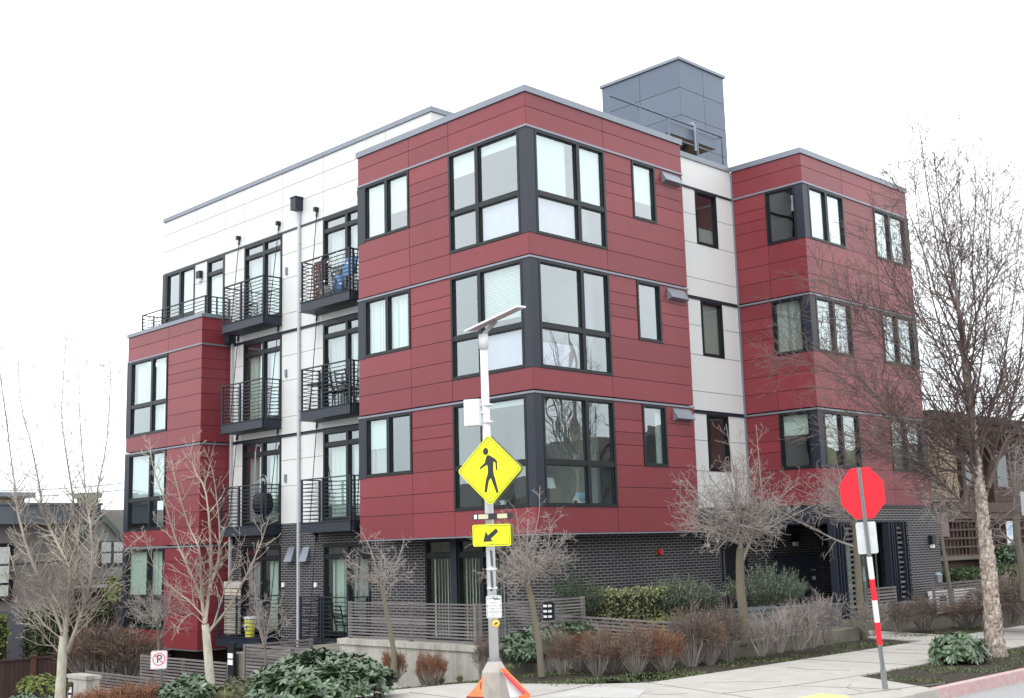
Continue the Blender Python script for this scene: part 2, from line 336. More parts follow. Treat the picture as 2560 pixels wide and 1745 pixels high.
def rows(t, i0=0, i1=7, floor=None):
    z = [t]+[t-j for j in JO]; z = z[i0:i1+1]
    return [max(q, floor) for q in z] if floor is not None else z
FR, FL = Face('Y', 0), Face('X', 0)                      # big block
FW, FV = Face('Y', .54), Face('X', 1.03)                 # white walls, right and left
FC, FD = Face('X', 8.76), Face('Y', -1.72)               # right block
FM, FN = Face('X', .03), Face('Y', 14.08)                # left block
for f_, b_ in ((FR,'0'),(FL,'0'),(FC,'1'),(FD,'1'),(FM,'2'),(FN,'2'),(FW,'3'),(FV,'4')): f_.blk = b_
XA, YA, XB, XC, YH, YE = 5.765, 6.23, 8.76, 14.61, 18.81, 18.4
ZP = 9.98
for t in (T1, T1-HS, T1-2*HS):
    lR, lL = (0, XA), (0, YA); low = t-3.0 if t > 4 else 0.0
    cells(FR, 'r', 0, 2.67, [t-2.5, low], lR); cells(FL, 'r', 0, 2.65, [t-2.5, low], lL)
    cells(FR, 'r', 2.67, 3.71, rows(t, 0, 4), lR); cells(FR, 'r', 4.62, XA, rows(t, 0, 4), lR)
    lw = [t-1.53, t-2.04, t-2.5, low]
    cells(FR, 'r', 2.67, XA, lw, lR)
    cells(FL, 'r', 2.65, 4.15, rows(t, 0, 4)+lw[1:], lL); cells(FL, 'r', 4.15, YA, lw, lL)
    # right block
    lw2 = [q for q in lw]; b2 = t-3.0
    if t < 4: lw2 = [t-1.53, t-2.04, .6]
    cells(FC, 'r', -.55, .54, rows(t, 0, 4), (-1.72, .54)); cells(FC, 'r', -.55, .54, lw2, (-1.72, .54)); cells(FC, 'r', -1.72, -.55, lw2, (-1.72, .54))
    cells(FD, 'r', 10.83, 12.54, rows(t, 0, 4)+lw2[1:], (XB, XC)); cells(FD, 'r', XB, 10.83, lw2, (XB, XC)); cells(FD, 'r', 12.54, XC, lw2, (XB, XC))
    # white, right
    cells(FW, 'w', XA, 7.03, [t, t-.74, t-1.53]); cells(FW, 'w', 7.98, XB, [t, t-.74, t-1.53]); cells(FW, 'w', XA, XB, [t-1.53, t-2.5, max(t-3.0, .58)])
    # white, left
    wr = [t, t-.7, t-1.44, t-2.5, max(t-3.0, .58)]
    cells(FV, 'w', 9.2, 11.27, wr); cells(FV, 'w', 13.32, 14.48 if t > 9 else 14.08, wr); cells(FV, 'w', YA, 7.13, wr)
    cells(FV, 'w', 7.13, 9.2, [t-2.5, wr[-1]]); cells(FV, 'w', 11.27, 13.32, [t-2.5, wr[-1]])
cells(FV, 'w', 15.54, 16.31, [T1, T1-.7, T1-1.44, 7.0]); cells(FV, 'w', 14.48, 18.4, [7.0, 6.6])
def strip(f, k, us, zs, lim=None):
    for a, b in zip(us, us[1:]): cells(f, k, a, b, zs, lim)
P = [T1+.02, 9.64, ZP]
strip(FR, 'r', [0, 2.67, XA], P, (0, XA)); strip(FL, 'r', [0, 2.65, 4.15, YA], P, (0, YA))
strip(FC, 'r', [-1.72, .54], P, (-1.72, .54)); strip(FD, 'r', [XB, 10.86, 12.54, XC], P, (XB, XC)); cells(FW, 'w', XA, XB, [T1+.02, ZP])
strip(FV, 'w', [4.43, 6.34, 7.19, 9.2, 11.27, 13.34, 14.48, 16.28, YE], [T1+.02, 9.97, 10.55, 11.02], (4.43, 99))
mbw = Face('Y', 4.43); mbw.blk = '4'; cells(mbw, 'w', 1.03, 5.5, [9.6, 11.02], (1.03, 99))
fback = MB(); fback.box(1.2, 8, YE-.15, YE, 6.5, 11.0); fback.build('rear_wall', WHT, BLD)
# big block left return, left block
back['r0'].box(.17, 5.6, YA-.17, YA-.01, .01, 9.9)
for t in (T1-HS, T1-2*HS, T1-3*HS):
    b = t-3.0 if t > 1 else -3.0
    cells(FM, 'r', 14.08, 16.12, rows(t, 0, 6)+[b], (14.08, YH)); cells(FM, 'r', 16.12, YH, [t-2.5, b], (14.08, YH))
    cells(FN, 'r', .03, 1.2, rows(t, 0, 6)+[b], (.03, 9))
cells(FM, 'r', 14.08, 16.12, [6.15, 6.57, 6.96], (14.08, YH)); cells(FM, 'r', 16.12, YH, [6.15, 6.57, 6.96], (14.08, YH)); cells(FN, 'r', .03, 1.2, [6.15, 6.57, 6.96], (.03, 9))
for k in sorted(skin):
    a_ = skin[k].build('red_cladding' if k[0] == 'r' else 'white_cladding', RED if k[0] == 'r' else WHT, BLD)
    back[k].build('sheathing', REDB if k[0] == 'r' else WHTB, a_)
# belly bands and drips
def part(name, m, *boxes, parent=None):
    mb = MB()
    for q in boxes: mb.box(*q)
    return mb.build(name, m, parent or BLD)
for t in (T1, T1-HS, T1-2*HS):
    part('trim_band', TRIM, (-.035, XA, -.035, .0, t-.03, t+.018), (-.035, 0, 0.0, YA, t-.03, t+.018))
    part('trim_band', TRIM, (XB-.035, XC+.03, -1.755, -1.72, t-.03, t+.018), (XB-.035, XB, -1.72, .50, t-.03, t+.018))
    part('trim_channel', NAVY, (XA+.01, XB-.04, .515, .54, t-.04, t+.02)); part('trim_channel', NAVY, (1.005, 1.03, YA, 14.0 if t < 9 else YE, t-.035, t+.02))
for t in (T1-HS, T1-2*HS, T1-3*HS): part('trim_band', TRIM, (-.005, .03, 14.045, YH, t-.03, t+.018), (.03, 1.0, 14.045, 14.08, t-.03, t+.018))
part('drip_edge', TRIM, (-.02, XA+.01, -.02, 0, -.03, .0), (-.02, 0, 0, YA, -.03, 0)); part('drip_edge', TRIM, (XB-.02, XC+.02, -1.76, -1.72, .56, .6)); part('drip_edge', TRIM, (.01, .03, 14.06, YH, -3.03, -3.0), (.03, 1, 14.06, 14.08, -3.03, -3.0))
# coping
mb = MB(); c = .04
mb.box(-c, XA+c, -c, .25, ZP, ZP+.15); mb.box(-c, .25, .25, YA+c, ZP, ZP+.15); mb.box(.25, 1.0, YA-.2, YA+c, ZP, ZP+.15); mb.box(XA-.2, XA+c, .25, 3, ZP, ZP+.15)
mb.box(XA+c, XB-.04, .5, .78, ZP-.005, ZP+.14); mb.box(XB-c, XC+c, -1.76, -1.5, ZP, ZP+.15); mb.box(XB-c, XB+.2, -1.5, .5, ZP, ZP+.15); mb.box(XC-.2, XC+c, -1.5, 6, ZP, ZP+.15)
mb.box(.99, 1.25, 4.39, YE+c, 11.02, 11.16); mb.box(1.25, 5.5, 4.39, 4.6, 11.02, 11.16)
mb.box(-.01, .27, 14.04, YH+c, 6.96, 7.08); mb.box(.27, 1.0, 14.04, 14.28, 6.96, 7.08); mb.box(.27, 3, YH-.2, YH+c, 6.96, 7.08)
mb.build('coping', COP, BLD)
# roofs, floor slabs, party walls
mb = MB()
for z in (9.25, 6.2, 3.15):
    h = .3 if z < 9 else .25
    mb.box(1.3, 14.3, .75, 18.2, z, z+h); mb.box(.17, 5.55, .17, 6.05, z+.004, z+h-.004); mb.box(8.95, 14.3, -1.55, 1, z+.004, z+h-.004)
    if z < 9: mb.box(.2, 1.4, 14.25, 18.6, z+.002, z+h-.002)
mb.box(.17, 5.55, .17, 6.05, .02, .32); mb.box(1.3, 14.3, .75, 18.2, .09, .37); mb.box(8.95, 14.3, -1.55, 1, .63, .8); mb.box(.2, 1.4, 14.25, 18.6, .1, .3)
mb.box(1.2, 8, 14.3, 18.6, -2.95, -2.65); mb.box(.2, 1.2, 14.25, 18.6, -2.95, -2.66)
mb.box(1.2, 9, 6.4, 14.3, -2.9, -2.6); mb.box(.2, 3, 14.25, 18.7, 6.75, 6.9)
[part('floor_slab', INTD, q) for q in mb.boxes()]
mb = MB()
for z in (6.45, 3.4, .32): mb.box(4.2, 13.2, 3.6, 17.5, z+.01, z+2.78)
mb.box(4.2, 13.2, 3.6, 17.5, -2.6, .08); mb.box(1.5, 4.2, 13.95, 14.05, -2.6, 6.19); mb.box(5.55, 5.75, .75, 3.6, -2.4, 9.2); mb.box(1.35, 4.2, 6.3, 6.4, -2.6, 9.2); mb.box(1.35, 4.2, 10.1, 10.2, -2.6, 9.2); mb.box(8.55, 8.7, .8, 3.6, .4, 9.2)
mb.box(11.6, 11.7, -1.5, 3.6, .81, 9.2); mb.box(2.9, 3.0, .8, 3.6, 0.33, 9.2) ; mb.box(1.35, 3.4, 4.4, 4.5, .33, 9.2)
[part('interior_wall', INT, q) for q in mb.boxes()]
mb = MB(); mb.box(13.9, 14.58, -1.5, 17, -2.4, 9.9); mb.box(1.3, 13.9, 18.0, 18.3, -5, 9.9); mb.box(3, 13.9, YH-.3, YH, -4, 6.9); mb.box(1.5, 2, 13.9, 18.3, -5.4, -3.02); mb.box(1.6, 8, 18.3, YH-.01, -5, -3.02)
[part('side_wall', REDB, q) for q in mb.boxes()]
mb = MB(); mb.box(1.3, 8, 6.4, 13.9, -4.6, -2.92); mb.build('foundation_wall', CONC2, BLD)
# ---- windows
def win(f, u0, u1, z0, z1, mull=(), trans=(), inner=(), g=GLASS, fw=.06, name='window', label=None, dpt=.02):
    """frame > pane and blinds; trans: (ua,ub,z) bars; inner: (ua,ub,za,zb,material) hangings"""
    if u0 > u1: u0, u1 = u1, u0
    mb = MB(); B = lambda a, b, c, d, e=-.09, h=dpt: f.box(mb, a, b, c, d, e, h)
    B(u0, u1, z1-fw, z1); B(u0, u1, z0, z0+fw); B(u0, u0+fw, z0+fw, z1-fw); B(u1-fw, u1, z0+fw, z1-fw)
    for u in mull: B(u-.055, u+.055, z0+fw, z1-fw, -.088, dpt-.004)
    for a, b, z in trans: B(a, b, z-.055, z+.055, -.086, dpt-.008)
    us = sorted([u0]+list(mull)+[u1])
    for a, b in zip(us, us[1:]):                                   # inner sash bead
        aa, bb = a+(fw if a == u0 else .055), b-(fw if b == u1 else .055); zz = sorted({z0+fw, z1-fw}|{z for q, r, z in trans if q <= a+.07 and r >= b-.07})
        for c, d in zip(zz, zz[1:]):
            c2 = c+(.055 if c > z0+fw+.01 else 0); d2 = d-(.055 if d < z1-fw-.01 else 0)
            B(aa, aa+.022, c2, d2, -.08, -.012); B(bb-.022, bb, c2, d2, -.08, -.012); B(aa+.022, bb-.022, c2, c2+.022, -.08, -.012); B(aa+.022, bb-.022, d2-.022, d2, -.08, -.012)
    o = mb.build(name, FRAME, BLD)
    if label: o['label'] = label
    mb = MB(); bb = mb.add([f.p(u0+.03, z0+.03, -.05), f.p(u1-.03, z0+.03, -.05), f.p(u1-.03, z1-.03, -.05), f.p(u0+.03, z1-.03, -.05)]); mb.face(*([bb, bb+1, bb+2, bb+3] if f.k == 'Y' else [bb, bb+3, bb+2, bb+1])); mb.build('pane', g, o)
    for a, b, c, d, m_ in inner:
        mb = MB()
        if m_ in ('vert', 'vertg', 'curt', 'tan'):
            n = max(2, int((b-a)/.09)); rr = random.Random(int(a*100+c*10))
            for i in range(n):
                ua = a+(b-a)*i/n; ub = a+(b-a)*(i+1)/n; k = rr.uniform(-.015, .015)+(.03 if i % 2 else 0)
                q = [f.p(ua, c, -.15-k), f.p(ub, c, -.15-(.03-k)), f.p(ub, d, -.15-(.03-k)), f.p(ua, d, -.15-k)]
                if m_ == 'vert' and rr.random() < .06: continue
                bb = mb.add(q); mb.face(bb, bb+1, bb+2, bb+3)
            mb.build('curtain' if m_ in ('curt', 'tan') else 'vertical_blind', {'vert': BLIND, 'vertg': BLINDG, 'curt': CURT, 'tan': TAN}[m_], o)
        elif m_ == 'gap':
            n = int((b-a)/.105); rr = random.Random(7)
            for i in range(n):
                wd = rr.choice((.015,.04,.06,.03)); ua = a+(b-a)*i/n; f.box(mb, ua, ua+wd, c, d, -.15, -.145)
            mb.build('vertical_blind', BLIND, o)
        elif m_ == 'slat':
            z = c
            while z < d: f.box(mb, a, b, z, z+.032, -.14, -.135); z += .045
            f.box(mb, a, b, d-.05, d, -.16, -.12); mb.build('slatted_blind', BLIND, o)
        else: f.box(mb, a, b, c, d, -.13, -.12); mb.build('roller_blind' if m_ is BLIND else 'window_hanging', m_, o)
    return o
for i, t in enumerate((T1, T1-HS, T1-2*HS)):
    z0, z1 = t-2.5, t-.035; zt = t-1.53
    # corner windows of the big block
    inR = [[(.3,1.4,zt,z1,BLIND), (1.75,2.6,zt,z1,BLIND), (.3,1.66,z0,zt-.06,LILAC)], [(.35,1.6,z0+.05,zt-.35,LILAC)], []][i]
    inL = [[(.3,1.6,z1-.3,z1,BLIND), (.3,1.6,z0,zt-.06,LILAC), (1.75,2.6,zt+.9,z1,BLIND)], [(.3,1.6,zt-.06+.3,z1,'slat'), (.3,1.6,z0,zt-.1,LILAC)], [(.3,1.6,z1-.2,z1,BLIND)]][i]
    win(FR, .26, 2.67, z0, z1, [1.72], [(.26,2.67,zt)], inR); win(FL, .24, 2.65, z0, z1, [1.66], [(.24,2.65,zt)], inL)
    mb = MB(); mb.box(-.012, .26, -.012, .0, z0, z1+.003); mb.box(-.012, .0, 0, .24, z0, z1+.003); mb.box(.001, .16, .001, .16, z0, z1); mb.build('corner_post', NAVY, BLD)
    zs = t-1.53
    win(FR, 3.71, 4.62, zs, z1, inner=[[(3.75,4.58,zs+.5,z1,BLIND)], [(3.75,3.95,zs,z1,BLIND)], [(4.35,4.58,zs,z1,'vert')]][i])
    win(FL, 4.15, 5.96, zs, z1, [5.06], inner=[[(5.1,5.9,zs,z1,BLIND), (4.2,5.0,zs+.55,z1,BLIND)], [(4.2,5.9,zs,z1,'vert')], [(5.1,5.9,zs,z1,'curt'), (5.1,5.9,zs+.7,z1,BLIND)]][i])
    mb = MB(); mb.box(-.01, .05, 5.965, YA+.012, zs-.03, z1+.003); mb.build('side_panel', NAVY, BLD)
    # white wall slot window
    win(FW, 7.03, 7.98, zs, z1, inner=[[(7.05,7.95,zs,zs+.5,CURT)], [(7.05,7.95,zs,z1,CURT)], []][i], g=GLASSD)
    # right block windows
    win(FC, -1.49, -.55, zs, z1, inner=[[], [(-1.4,-.6,zs,z1,'curt')], [(-1.4,-.6,z1-.6,z1,BLIND)]][i], g=GLASSD)
    k = [BLIND, 'vert', 'tan'][i]
    win(FD, 9.02, 10.83, zs, z1, [9.93], inner=[(9.08,9.9,zs,z1,k), (9.98,10.8,zs,z1,k)])
    win(FD, 12.54, 14.4, zs, z1, [13.42], inner=[(12.6,13.4,zs,z1,BLIND if i < 2 else CURT), (13.5,14.3,zs,z1,'vert' if i < 2 else CURT)])
    mb = MB(); mb.box(XB-.012, 9.02, -1.732, -1.72, zs, z1+.003); mb.box(XB-.012, XB, -1.72, -1.49, zs, z1+.003); mb.box(XB+.001, XB+.15, -1.719, -1.56, zs, z1); mb.build('corner_post', NAVY, BLD)
    mb = MB(); mb.box(14.405, XC+.012, -1.735, -1.7, zs, z1+.003); mb.box(XC-.01, XC+.012, -1.7, -.9, zs, z1+.003); mb.build('side_panel', NAVY, BLD)
    mb = MB()                                                   # sloping vent hood
    o = Vector((4.9, 0, t-.06)); b = mb.add([o, o+Vector((.7,0,0)), o+Vector((.7,-.17,-.27)), o+Vector((0,-.17,-.27)), o+Vector((0,0,-.33)), o+Vector((.7,0,-.33))])
    for q in ((0,3,2,1),(3,4,5,2),(0,4,3),(1,2,5)): mb.face(*[b+j for j in q])
    mb.build('vent_hood', COP, BLD)
# left block windows
for i, t in enumerate((T1-HS, T1-2*HS, T1-3*HS)):
    z0, z1 = t-2.5, t-.035; k = [[(16.2,17.1,z0,z1,'vert'), (17.2,18.5,t-1.5,z1,'vert')], [(16.2,18.5,t-1.5,z1,BLIND)], [(17.2,18.5,t-1.5,z1,BLINDG), (16.2,17.1,z0,z1,'vertg')]][i]
    win(FM, 16.15, 18.56, z0, z1, [17.14], [(16.15,18.56,t-1.53)], k); mb = MB(); mb.box(.015, .06, 18.565, YH+.012, z0-.02, z1+.003); mb.box(.02, 1.2, YH-.01, YH+.012, z0-.02, z1+.003); mb.build('side_panel', NAVY, BLD)
# terrace window and door, balcony doors
win(FV, 16.31, 18.15, 6.95, T1-.035, [17.25], [(16.31,18.15,7.55)], [(16.4,17.2,7.6,9.1,BLIND)])
mb = MB(); mb.box(1.0, 1.06, 18.155, YE+.01, 6.95, T1-.03); mb.build('side_panel', NAVY, BLD)
win(FV, 14.48, 15.54, 6.92, T1-.035, [], [(14.48,15.54,8.66)], [(14.6,15.4,7,8.5,BLIND)], name='door', fw=.09)
for i, t in enumerate((T1, T1-HS, T1-2*HS, T1-3*HS)):
    z0 = t-2.5; z1 = t-.035 if i < 3 else -.05; tr = t-.42
    kk = [['curt','vert'],['vertg','vert'],['curt','vertg'],['curt','vertg']][i]
    k2 = [['curt','curt'],['curt','vert'],['vertg','vert'],['vertg','curt']][i]
    win(FV, 11.27, 13.32, z0, z1, [12.24], [(11.27,13.32,tr)], [(12.3,13.2,z0,tr,kk[0]), (11.4,12.1,z0,tr,kk[1])], name='door', fw=.075)
    win(FV, 7.13, 9.2, z0, z1, [8.1], [(7.13,9.2,tr)], [(8.2,9.0,z0,tr,k2[0]), (7.2,8.0,z0,tr,k2[1])], name='door', fw=.075)
# ---- brick ground floor
mb = MB(); t_ = .25
def bx_(u0, u1, z0, z1): mb.box(1.03, 1.03+t_, u0, u1, z0, z1)
bx_(.56, 2.05, -4.2, -.005); bx_(2.05, 4.95, -4.2, -2.51); bx_(4.95, YA+.02, -4.2, -.005); bx_(YA+.02, 7.13, -4.2, .575); bx_(9.2, 11.27, -4.5, .575); bx_(13.32, 14.0, -5, .575)
bx_(7.13, 9.2, -.045, .575); bx_(11.27, 13.32, -.045, .575); bx_(7.13, 9.2, -4.2, -2.63); bx_(11.27, 13.32, -4.5, -2.63)
mb.box(1.28, 5.75, .56, .81, -3, -.005); mb.box(5.75, 7.37, .56, .81, -3, .05); mb.box(8.6, 12.95, .56, .81, -3, .05); mb.box(7.37, 8.6, .56, .81, -.3, .05)
mb.build('brick_wall', BRK, BLD); mb = MB(); mb.box(12.85, 14.68, -1.85, -1.5, -2.6, .555); mb.box(9.0, 12.85, -1.85, -1.6, .14, .555); mb.box(12.7, 12.95, -1.5, .56, -2.6, .1)
mb.box(14.43, 14.68, -1.5, 6, -2.6, .555)
mb.build('brick_wall', BRK, BLD)
mb = MB(); mb.box(8.74, 9.0, -1.86, .53, .12, .57); mb.box(XA+.01, 8.74, -.35, .53, .12, .57); mb.box(8.95, 14.74, -1.88, -1.72, .558, .598); mb.box(9.0, 12.8, -1.6, .5, .1, .14); mb.build('entrance_canopy', NAVY, BLD)
mb = MB(); mb.box(6, 8.7, -.34, .52, .08, .12); mb.build('canopy_soffit', INTD, BLD)
FG = Face('X', 1.06)
win(FG, 3.95, 4.95, -2.5, -.02, [], [(3.95,4.95,-.42)], [(4.05,4.85,-2.4,-.5,'gap')], g=GLASSD); win(FG, 2.05, 3.75, -2.5, -.02, [2.9], [(2.05,3.75,-.42)], [(2.1,3.7,-2.4,-.5,'gap')], g=GLASSD)
mb = MB(); mb.box(1.0, 1.2, 3.75, 3.95, -2.6, -.01); mb.build('mullion_panel', NAVY, BLD)
mb = MB(); mb.box(7.4, 8.57, .60, .66, -2.42, -.31); d = mb.build('door', mat('navy_door', (.0072,.009,.0156), .4), BLD, label='dark blue entrance door')
mb = MB(); mb.box(8.46, 8.49, .53, .6, -1.5, -1.35); mb.box(7.52, 7.56, .585, .6, -2.2, -.5); mb.build('handle', GALV, d)
mb = MB(); text(mb, '2300', Vector((7.95, .535, -.17)), X3, Z3, -Y3, .30, .01); mb.build('house_number', GALV, BLD)
# mailbox bank
mb = MB(); mb.box(9.8, 11.95, .5, .56, -2.02, -.68); mbk = mb.build('mailbox_panel', mat('mailbox_navy', (.020,.025,.042), .45), BLD)
mb = MB()
for i in range(5):
    for j in range(9):
        x = 9.9+i*.41; z = -1.93+j*.135; mb.box(x, x+.385, .488, .5, z, z+.122); mb.box(x+.17, x+.2, .48, .488, z+.05, z+.075)
mb.build('mailbox_door', mat('mailbox_door_navy', (.034,.042,.07), .4), mbk)
mb = MB(); mb.box(11.55, 11.72, .478, .487, -1.4, -1.3); mb.box(11.5, 11.75, .478, .487, -1.13, -1.115); mb.build('paper_label', WSIGN, mbk)
def lamp(f, u, z, s=1):
    mb = MB(); f.box(mb, u-.11*s, u+.11*s, z, z+.24*s, 0, .13*s); o = mb.build('wall_lamp', FRAME, BLD)
    mb = MB(); f.box(mb, u-.07*s, u+.07*s, z-.1*s, z, .02*s, .1*s); mb.build('lamp_shade', WSIGN, o)
FB = Face('Y', .56); lamp(FB, 6.69, -.3); lamp(FB, 10.81, -.33, 1.1); lamp(Face('Y', -1.85), 14.1, -.5); lamp(FV, 15.92, 8.62)
mb = MB(); mb.tube([(4.8,.56,-.48),(4.8,.47,-.48)], .075, 14); mb.tube([(4.8,.47,-.48),(4.8,.45,-.48)], .045, 12); mb.build('fire_bell', mat('bell_red', (.55,.04,.03), .4), BLD)
# entrance glazing, steel columns and slatted screens
FE = Face('Y', -1.2)
win(FE, 9.9, 12.0, -2.35, .1, [11.1], [(9.9,12.0,-.3)], [(9.95,11.0,-2.3,0,BLINDG), (11.6,11.95,-2.3,0,'vertg')], g=GLASSD); win(FE, 12.35, 12.8, -2.35, .1, [], [(12.35,12.8,-.3)], [(12.4,12.75,-2.3,0,'vertg')], g=GLASSD)
def column(x0, x1, y0=-2.0, y1=-1.8):
    mb = MB(); mb.box(x0, x0+.03, y0, y1, -2.4, .12); mb.box(x1-.03, x1, y0, y1, -2.4, .12); mb.box(x0+.03, x1-.03, y1-.06, y1-.03, -2.4, .12); mb.box(x0-.04, x1+.04, y0-.04, y1+.02, GZ, -2.38); mb.build('steel_column', NAVY, BLD)
for a, b in ((8.72,8.9),(9.02,9.2),(9.74,9.95),(11.5,11.68),(11.76,11.94),(12.32,12.5)): column(a, b)
for a, b in ((9.2,9.74),(11.94,12.32)):
    mb = MB()
    for k in range(18): mb.box(a, b, -1.93+.03*(k % 2), -1.87+.03*(k % 2), -2.3+k*.132, -2.245+k*.132)
    mb.box((a+b)/2-.03, (a+b)/2+.03, -1.84, -1.8, -2.4, .1); mb.build('slatted_screen', SLAT, BLD)
# ---- balconies
def balcony(y0, y1, z, rod=True, gate=False):
    mb = MB(); xf = .36
    mb.box(xf, xf+.05, y0, y1, z-.25, z-.005); mb.box(xf+.05, 1.0, y0, y0+.05, z-.25, z-.005); mb.box(xf+.05, 1.0, y1-.05, y1, z-.25, z-.005)
    mb.box(xf-.03, 1.02, y0-.03, y1+.03, z-.265, z-.25); mb.box(xf-.03, 1.02, y0-.03, y1+.03, z-.004, z+.014); mb.box(xf+.051, 1.0, y0+.051, y1-.051, z-.12, z-.005)
    mb.box(xf+.05, xf+.16, y0-.06, y0-.001, z-.25, z-.005)
    o = mb.build('balcony', NAVY, BLD)
    mb = MB(); zt = z+1.15; w = .024
    ps = [(xf+.03, y1-.03), (xf+.03, (y0+y1)/2+.12), (xf+.03, y0+.03), (xf+.03+.13, y0+.03), (.98, y0+.03), (.98, y1-.03)]
    for x, y in ps: mb.box(x-w, x+w, y-w, y+w, z+.014, zt)
    mb.box(xf, xf+.06, y0-.01, y1+.01, zt, zt+.03); mb.box(xf+.06, 1.0, y0, y0+.06, zt, zt+.03); mb.box(xf+.06, 1.0, y1-.06, y1, zt, zt+.03)
    for k in range(10):
        zz = z+.1+k*.105; r = .0095
        mb.box(xf+.022, xf+.041, y0+.03, y1-.03, zz-r, zz+r); mb.box(xf+.05, .98, y0+.022, y0+.041, zz-r, zz+r); mb.box(xf+.05, .98, y1-.041, y1-.022, zz-r, zz+r)
    mb.build('railing', NAVY, o)
    if rod:
        for y, ya in ((y1-.08, y1+.12), (y0+.08, y0+.15 if y0 > 8 else y0+.3)):
            mb = MB(); a = Vector((.62, y, z)); b = Vector((1.0, ya, z+2.84)); mb.tube([a, b], .012, 6); q = a+(b-a)*.93; mb.tube([q, b], [.03, .022], 6); mb.box(.9, 1.03, ya-.05, ya+.05, z+2.80, z+2.92)
            mb.build('tie_rod', FRAME, o)
    return o
for z in (6.63, 3.58, .53):
    balcony(11.25, 13.48, z); balcony(7.1, 9.35, z)
balcony(11.25, 13.6, -2.6); balcony(7.2, 9.4, -2.6)
# terrace railing
mb = MB(); zt = 7.62
for y in (14.12, 15.49, 16.8, 18.1): mb.box(.13, .17, y-.02, y+.02, 7.08, zt)
for x in (.55, .98): mb.box(x-.02, x+.02, 14.1, 14.14, 7.08, zt); mb.box(x-.02, x+.02, 18.08, 18.12, 7.08, zt)
mb.box(.125, .175, 14.1, 18.12, zt, zt+.03); mb.box(.175, 1.0, 14.1, 14.15, zt, zt+.03); mb.box(.175, 1.0, 18.07, 18.12, zt, zt+.03)
for k in range(4):
    zz = 7.17+k*.11; mb.box(.14, .16, 14.14, 18.1, zz-.009, zz+.009); mb.box(.17, 1, 14.11, 14.13, zz-.009, zz+.009); mb.box(.17, 1, 18.09, 18.11, zz-.009, zz+.009)
mb.build('terrace_railing', NAVY, BLD)
# downspouts with leader heads
def downspout(y, z1, z0, bw, bh, x0=.95):
    mb = MB(); mb.box(x0, 1.02, y-.042, y+.042, z0, z1); z = z1-1
    while z > z0: mb.box(x0-.006, 1.03, y-.055, y+.055, z, z+.025); z -= 1.5
    o = mb.build('downspout', PIPE, BLD)
    mb = MB(); mb.box(.76, 1.03, y-bw, y+bw, z1, z1+bh); mb.box(.74, 1.03, y-bw-.02, y+bw+.02, z1+bh, z1+bh+.03); mb.build('leader_head', NAVY, o)
    mb = MB(); mb.box(.80, .9, y-bw-.006, y-bw-.001, z1+bh*.42, z1+bh*.52); mb.build('overflow_slot', BLK, o)
downspout(10.33, 9.64, -2.85, .13, .36); downspout(13.9, 6.18, -2.6, .13, .3)
mb = MB()
for y in (10.72, 10.0):
    b = mb.add([(1.02, y+.15, -.1), (1.02, y-.15, -.1), (.86, y-.18, -.5), (.86, y+.18, -.5), (1.02, y+.15, -.5), (1.02, y-.15, -.5)])
    for q in ((0,1,2,3),(0,3,4),(1,5,2),(2,5,4,3)): mb.face(*[b+j for j in q])
mb.build('vent_hood', COP, BLD)
mb = MB()
for y, z in ((11.12,-1.14),(9.55,-1.14)): mb.box(.99, 1.028, y-.06, y+.06, z-.06, z+.06)
mb.build('socket_cover', WSIGN, BLD)
mb = MB()
for z in (7.85, 4.8, 1.75): mb.box(.98, 1.028, 10.98, 11.06, z, z+.22)
mb.build('wall_bracket', COP, BLD)
# ---- roof: stair tower, canopy, guard rail
FT, FU = Face('X', 8.59), Face('Y', 2.0); 
zz = [9.6, 10.4, 11.25, 12.08, 12.93, 13.78]
strip(FT, 'g', [2.0, 3.5, 5.0], zz, (2.0, 5.0)); strip(FU, 'g', [8.59, 9.76, 10.82], zz, (8.59, 10.82))
o = skin['g'].build('penthouse', TOWER, BLD); back['g'].build('penthouse_backing', TOWB, o)
mb = MB(); mb.box(10.6, 10.81, 2.2, 4.98, 9.6, 13.7); mb.box(8.8, 10.6, 4.8, 4.98, 9.6, 13.7); mb.build('penthouse_rear', TOWER, o)
mb = MB(); mb.box(8.54, 10.88, 1.95, 5.05, 13.78, 13.87); mb.build('coping', COP, o)
mb = MB(); mb.box(6.2, 8.35, .68, 1.9, 10.62, 10.94); o = mb.build('roof_canopy', TOWER, BLD)
mb = MB(); mb.box(6.25, 8.3, .73, 1.85, 10.605, 10.618); mb.build('soffit', mat('wood_soffit', (.30,.19,.08), .6), o)
mb = MB(); mb.box(6.5, 8.5, 1.85, 1.98, 9.6, 10.6); mb.box(7.3, 7.42, .95, 1.07, 9.7, 10.6); mb.build('canopy_wall', TOWB, o)
mb = MB(); yr = .62
for x in (3.68, 4.92, 6.13, 7.38, 8.58): mb.box(x-.025, x+.025, yr-.025, yr+.025, ZP, 11.0)
mb.box(3.66, 8.6, yr-.03, yr+.03, 11.0, 11.04); mb.box(6.1, 8.6, yr-.015, yr+.015, 10.45, 10.48); mb.box(8.56, 8.6, yr+.03, 2.0, 11.0, 11.04)
mb.build('roof_railing', TOWER, BLD)
mb = MB(); mb.tube([(7.25,.58,10.3),(7.25,.58,11.02),(7.25,.66,11.12),(7.25,.8,11.12)], .038, 10); mb.build('vent_pipe', COP, BLD)
part('corner_flashing', COP, (8.735, 8.80, .485, .56, .6, 9.97))
